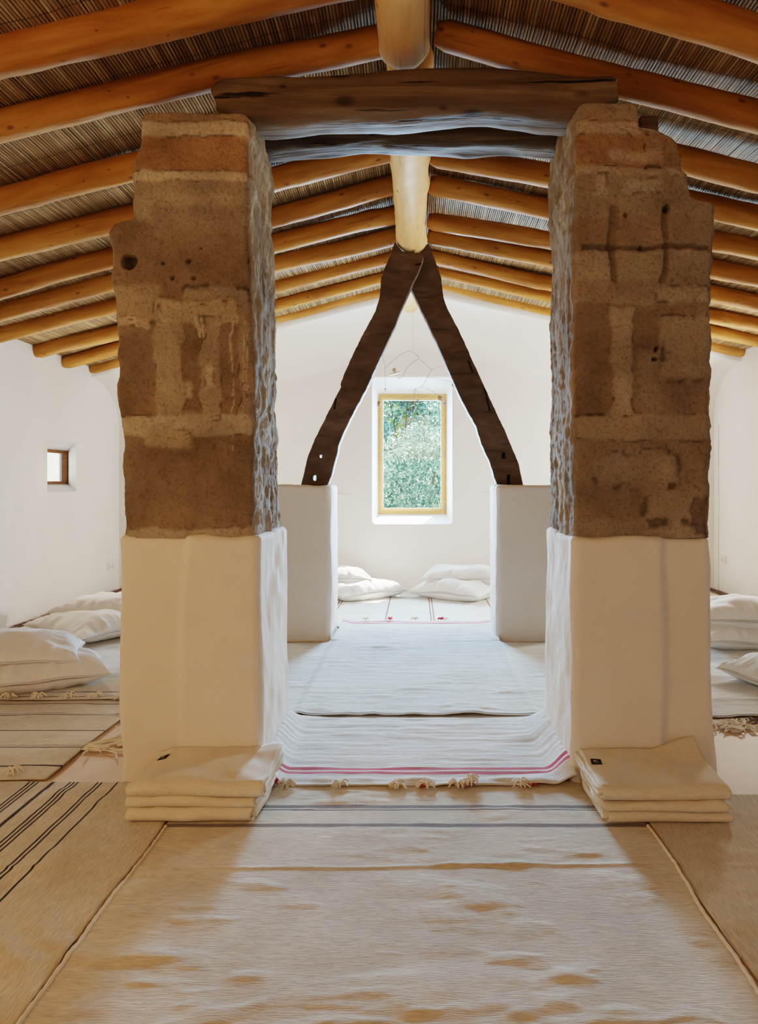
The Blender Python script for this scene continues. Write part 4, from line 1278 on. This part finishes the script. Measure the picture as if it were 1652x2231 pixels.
xl0 = X_(279, 3.0)
liftL = lambda u, v: .020 * sstep(.7, 1, u) * sstep(.6, 1, v) - .012 * (1 - sstep(0, .12, u))
blanket(xl0 - .010, X_(556, 3.0), 3.005, 3.42, .015, .054, 1, 'natural cotton blanket at the bottom of the left stack')
blanket(xl0 + .002, X_(563, 3.0), 3.005, 3.41, .069, .042, 2, 'natural cotton blanket in the middle of the left stack', rot=.8)
r_, ob_, _v = blanket(xl0 - .006, X_(566, 3.0) + .012, 3.01, 3.425, .111, .066, 3, 'natural cotton blanket on top of the left stack, with a black label', lift=liftL)
stack_tag(r_, ob_, X_(358, 3.32) - r_.location.x, .30, .040, .050, -.06)
xr0 = X_(1322, 2.98)
liftR = lambda u, v: .055 * sstep(.65, 1, u) * sstep(.55, 1, v) + .01 * sstep(.5, 1, v)
blanket(xr0 - .004, X_(1600, 2.98), 2.985, 3.40, .015, .050, 11, 'natural cotton blanket at the bottom of the right stack', rot=0)
blanket(xr0 - .016, X_(1590, 2.98), 2.985, 3.40, .065, .040, 12, 'natural cotton blanket in the middle of the right stack', rot=-.9)
r_, ob_, _v = blanket(xr0 - .022, X_(1588, 2.98), 2.99, 3.42, .105, .062, 13, 'natural cotton blanket on top of the right stack, with a black label and raised corner', lift=liftR)
stack_tag(r_, ob_, X_(1297, 3.28) - r_.location.x, .27, .045, .052, -.12)

# ------------------------------------------------------------------ glass mobile before the window
YM = 8.3
mo = tag(empty('hanging_mobile', P_(900, 766, YM)), 'delicate wire mobile with glass balls hanging before the far window', 'mobile')
def mp(px, py, dy=0): return P_(px, py, YM + dy) - mo.location
def wire(pts_, r=.0035, name='wire'):
    MB().add(tube(curve_pts([mp(*p) for p in pts_], 5), r, 6)).build(name, M['wire'], mo)
wire([(899, 640), (900, 700), (900, 767)], .0018, 'string')
wire([(839, 803), (863, 780), (887, 767), (900, 769), (912, 776)])
wire([(912, 776), (912, 784)], .003)
wire([(862, 815), (868, 824), (876, 822), (885, 805), (897, 792), (912, 784), (927, 794), (941, 806)])
wire([(941, 806), (955, 800), (972, 797)], .002)
wire([(941, 806), (931, 823), (919, 844)], .0028)
wire([(931, 823), (955, 825), (985, 833)], .003)
wire([(905, 847), (919, 844), (931, 847), (955, 860)], .003)
wire([(905, 847), (911, 855), (911, 866)], .0025)
wire([(835, 771), (837, 787), (839, 803), (840, 848)], .0025)
wire([(905, 847), (899, 872)], .0016, 'string'); wire([(840, 848), (825, 875)], .0018, 'string'); wire([(840, 848), (841, 862)], .0018, 'string')
for (px, py, r, top) in ((899, 878, 5.5, None), (910, 875, 5, None), (902, 889, 4.5, (905, 847)), (889, 893, 4, (905, 847)), (899, 896, 3.8, (905, 847)), (910, 903, 3.5, (911, 866)), (923, 906, 3.5, (911, 866)), (937, 902, 3.5, (931, 847)), (874, 877, 3, (905, 847)),
                         (969, 879, 2.5, (955, 860)), (990, 839, 6.3, None), (959, 868, 6.5, None), (840, 848, 2.4, None), (859, 806, 4.6, None)):
    c = mp(px, py); rr_ = r * YM / F
    MB().add(ball(c, rr_, 16)).build('glass_ball', M['bead'], mo)
    if top: wire([top, (px, py - r)], .0014, 'string')
MB().add(ball(mp(825, 880), 5 * YM / F, 12, (.8, .8, 1.4))).build('glass_drop', M['bead'], mo)
dv, df = ball((0, 0, 0), 15 * YM / F, 28, (1, 1, .10))
rm = Matrix.Rotation(math.radians(-14), 3, 'Y') @ Matrix.Rotation(math.radians(16), 3, 'X')
obj('disc', [rm @ v + mp(860, 813) for v in dv], df, M['disc'], mo)

# ------------------------------------------------------------------ outdoors: hillside and trees
bm = bmesh.new()
n = 24
vv = [[bm.verts.new((-22 + 44 * i / n, 10.9 + 34 * j / n, -1.6 + .0 + max(0, (34 * j / n - 1)) * .30 + .4 * math.sin(i * 1.3 + j * .7))) for i in range(n + 1)] for j in range(n + 1)]
for j in range(n):
    for i in range(n): bm.faces.new((vv[j][i], vv[j][i + 1], vv[j + 1][i + 1], vv[j + 1][i]))
tag(from_bm('hillside', bm, M['ground'], smooth=True), kind='structure')

bm = bmesh.new(); box_bm(bm, (-7.4, 7.5, -1.6), (-7.1, 24.0, 3.2), .03)
tag(from_bm('garden_wall', bm, M['base']), kind='structure')

def tree(cx, cy, zb, crown, mat, nleaf, ls, seed, label):
    """crown = (centre height, rx, ry, rz)"""
    root = tag(empty('tree', (cx, cy, zb)), label, 'tree', 'trees outside the window')
    rg = np.random.default_rng(seed)
    ch, rx, ry, rz = crown
    # clumps over the crown's shell
    nc = 46
    d = rg.normal(size=(nc, 3)); d /= np.linalg.norm(d, axis=1)[:, None]
    d *= (rg.uniform(.55, 1.0, nc) ** .6)[:, None]
    cc = d * np.array([rx, ry, rz]) * .82 + np.array([0, 0, ch])
    which = rg.integers(0, nc, nleaf)
    q = rg.normal(size=(nleaf, 3)); q /= np.linalg.norm(q, axis=1)[:, None]
    q *= (rg.uniform(.3, 1, nleaf) ** .5)[:, None]
    c = cc[which] + q * np.array([rx, ry, rz]).mean() * .30
    a = rg.normal(size=(nleaf, 3)); a /= np.linalg.norm(a, axis=1)[:, None]
    b = np.cross(a, rg.normal(size=(nleaf, 3))); b /= np.linalg.norm(b, axis=1)[:, None]
    s = ls * rg.uniform(.6, 1.3, nleaf)[:, None]
    V = np.stack([c - a * s, c + b * s * .45, c + a * s, c - b * s * .45], 1).reshape(-1, 3)
    f = np.arange(nleaf * 4).reshape(-1, 4)
    obj('crown', V.tolist(), f.tolist(), mat, root, smooth=False)
    mb = MB()
    mb.add(tube([(0, 0, -.3), (.05, 0, ch * .4), (0, .05, ch * .8)], [.10, .08, .04], 8))
    for k in range(7):
        e = cc[k]; mb.add(tube([(0, .03, ch * .45), tuple(e * np.array((.5, .5, .85))), tuple(e)], [.03, .02, .008], 6))
    mb.build('trunk', M['bark'], root)
def hz(y): return -1.6 + max(0, (y - 10.9) - 1) * .30
tree(.10, 14.2, hz(14.2), (2.15, 1.7, 1.2, 1.55), M['leaf_a'], 16000, .048, 1, 'silvery pale green bushy tree filling the lower window pane')
tree(-2.4, 17.0, hz(17), (2.9, 1.9, 1.5, 1.9), M['leaf_b'], 12000, .060, 2, 'blue green tree at the left of the window view')
tree(1.6, 17.6, hz(17.6), (2.3, 1.7, 1.5, 1.7), M['leaf_a'], 12000, .055, 3, 'pale green tree at the right middle of the window view')
tree(-.4, 20.5, hz(20.5), (1.9, 2.6, 1.6, 1.9), M['leaf_b'], 12000, .068, 4, 'blue green tree in the middle of the window view')
tree(.6, 24.6, hz(25), (1.8, 2.0, 1.6, 1.5), M['leaf_c'], 8000, .085, 5, 'bright yellow green tree at the top of the window view')
tree(-3.2, 27.5, hz(27), (1.8, 2.6, 1.8, 2.0), M['leaf_b'], 6000, .13, 6, 'hazy tree at the top left of the window view')
tree(5.0, 28.5, hz(28.5), (1.8, 2.6, 1.8, 2.0), M['leaf_b'], 6000, .13, 7, 'hazy tree at the top right of the window view')
# spiky palm low in the right corner of the view
pr = tag(empty('palm', (.47, 12.2, -1.4)), 'spiky yellow green palm low in the right window corner', 'palm')
r = random.Random(3); mb = MB()
for k in range(26):
    a = r.uniform(0, 6.28); e = r.uniform(.5, 1.4); L = r.uniform(.45, .7)
    b0 = Vector((0, 0, 2.0)); tip = b0 + Vector((math.cos(a) * math.cos(e), math.sin(a) * math.cos(e), math.sin(e))) * L
    sd = Vector((-math.sin(a), math.cos(a), 0)) * .018
    o = len(mb.v); mid = (b0 + tip) / 2 + Vector((0, 0, .05))
    mb.v += [b0 - sd * .5, b0 + sd * .5, mid + sd, mid - sd, tip]; mb.f += [(o, o + 1, o + 2, o + 3), (o + 3, o + 2, o + 4)]
mb.build('frond', M['leaf_c'], pr)
MB().add(tube([(0, 0, 0), (.02, 0, 1.0), (0, 0, 2.02)], [.09, .07, .06], 8)).build('trunk', M['bark'], pr)

# ------------------------------------------------------------------ light
w = bpy.data.worlds.new('World'); SC.world = w; w.use_nodes = True
bg = w.node_tree.nodes.get('Background') or w.node_tree.nodes.new('ShaderNodeBackground')
bg.inputs[0].default_value = (.80, .92, 1.0, 1); bg.inputs[1].default_value = 1.3

def lamp(kind, name, loc, rot=None, energy=10, color=(1, 1, 1), size=None, target=None, spread=None):
    l = bpy.data.lights.new(name, kind); l.energy = energy; l.color = color
    o = bpy.data.objects.new(name, l); COL.objects.link(o); o.location = loc
    if target is not None:
        o.rotation_euler = (Vector(target) - Vector(loc)).to_track_quat('-Z', 'Y').to_euler()
    if size and kind == 'AREA':
        l.shape = 'RECTANGLE'; l.size, l.size_y = size
    if spread and kind == 'AREA': l.spread = math.radians(spread)
    return o
sun = lamp('SUN', 'sun', (3, 16, 12), energy=38.0, color=(1, .96, .88)); sun.data.angle = math.radians(.6)
sun.rotation_euler = Vector((-.33, -.70, -1)).to_track_quat('-Z', 'Y').to_euler()
# daylight entering by the far window
lamp('AREA', 'window_daylight', ((wo['x0'] + wo['x1']) / 2, YG + .12, (wo['z0'] + wo['z1']) / 2), energy=135, color=(.42, .70, 1.0), size=(.86, 1.5), target=(-.05, 0, .55), spread=80)
lamp('AREA', 'window_skylight', ((wo['x0'] + wo['x1']) / 2, YG + .14, (wo['z0'] + wo['z1']) / 2), energy=105, color=(.30, .65, 1.0), size=(.86, 1.5), target=(-.05, 0, .7), spread=150)
# daylight from the small left window
lamp('AREA', 'left_window_daylight', (-3.90, 8.2, 1.62), energy=56, color=(1, .91, .80), size=(.7, .5), target=(3.9, 7.2, 1.3))
lamp('AREA', 'right_fill', (3.90, 8.2, 1.62), energy=128, color=(1.0, .97, .93), size=(.7, .5), target=(-3.9, 7.2, 1.5))  # added fill lamp at the right wall, where no window is built
# added warm fill lamp, unseen, high up behind the camera
lamp('AREA', 'rear_fill', (-.5, -1.4, 2.75), energy=35, color=(1.0, .49, .15), size=(2.4, 1.4), target=(-.1, 2.6, .2))

# extra warm lamp out of view, added to brighten the left front pillar
lamp('AREA', 'left_pillar_fill', (-2.9, .9, 1.7), energy=21, color=(1.0, .54, .17), size=(.8, 1.6), target=(-1.1, 3.45, 1.1))

# ------------------------------------------------------------------ camera and colour
cam = bpy.data.cameras.new('camera'); co = bpy.data.objects.new('camera', cam); COL.objects.link(co)
co.location = (0, 0, EYE); co.rotation_euler = (math.pi / 2, 0, 0)
cam.sensor_fit = 'AUTO'; cam.sensor_width = 36; cam.lens = F / H * 36
cam.shift_x = (W / 2 - CX) / H; cam.shift_y = -(H / 2 - CY) / H
cam.clip_start = .05; cam.clip_end = 200
SC.camera = co
SC.view_settings.view_transform = 'Filmic'
SC.view_settings.look = 'Medium High Contrast'
SC.view_settings.exposure = 0.32
SC.cycles.use_denoising = True
SC.cycles.max_bounces = 8; SC.cycles.diffuse_bounces = 6; SC.cycles.glossy_bounces = 3
SC.cycles.transparent_max_bounces = 12
SC.cycles.caustics_reflective = False; SC.cycles.caustics_refractive = False
SC.cycles.sample_clamp_indirect = 6
SC.cycles.use_adaptive_sampling = True; SC.cycles.adaptive_threshold = .015
for o in list(bpy.data.objects):
    if '_z' in o: del o['_z']
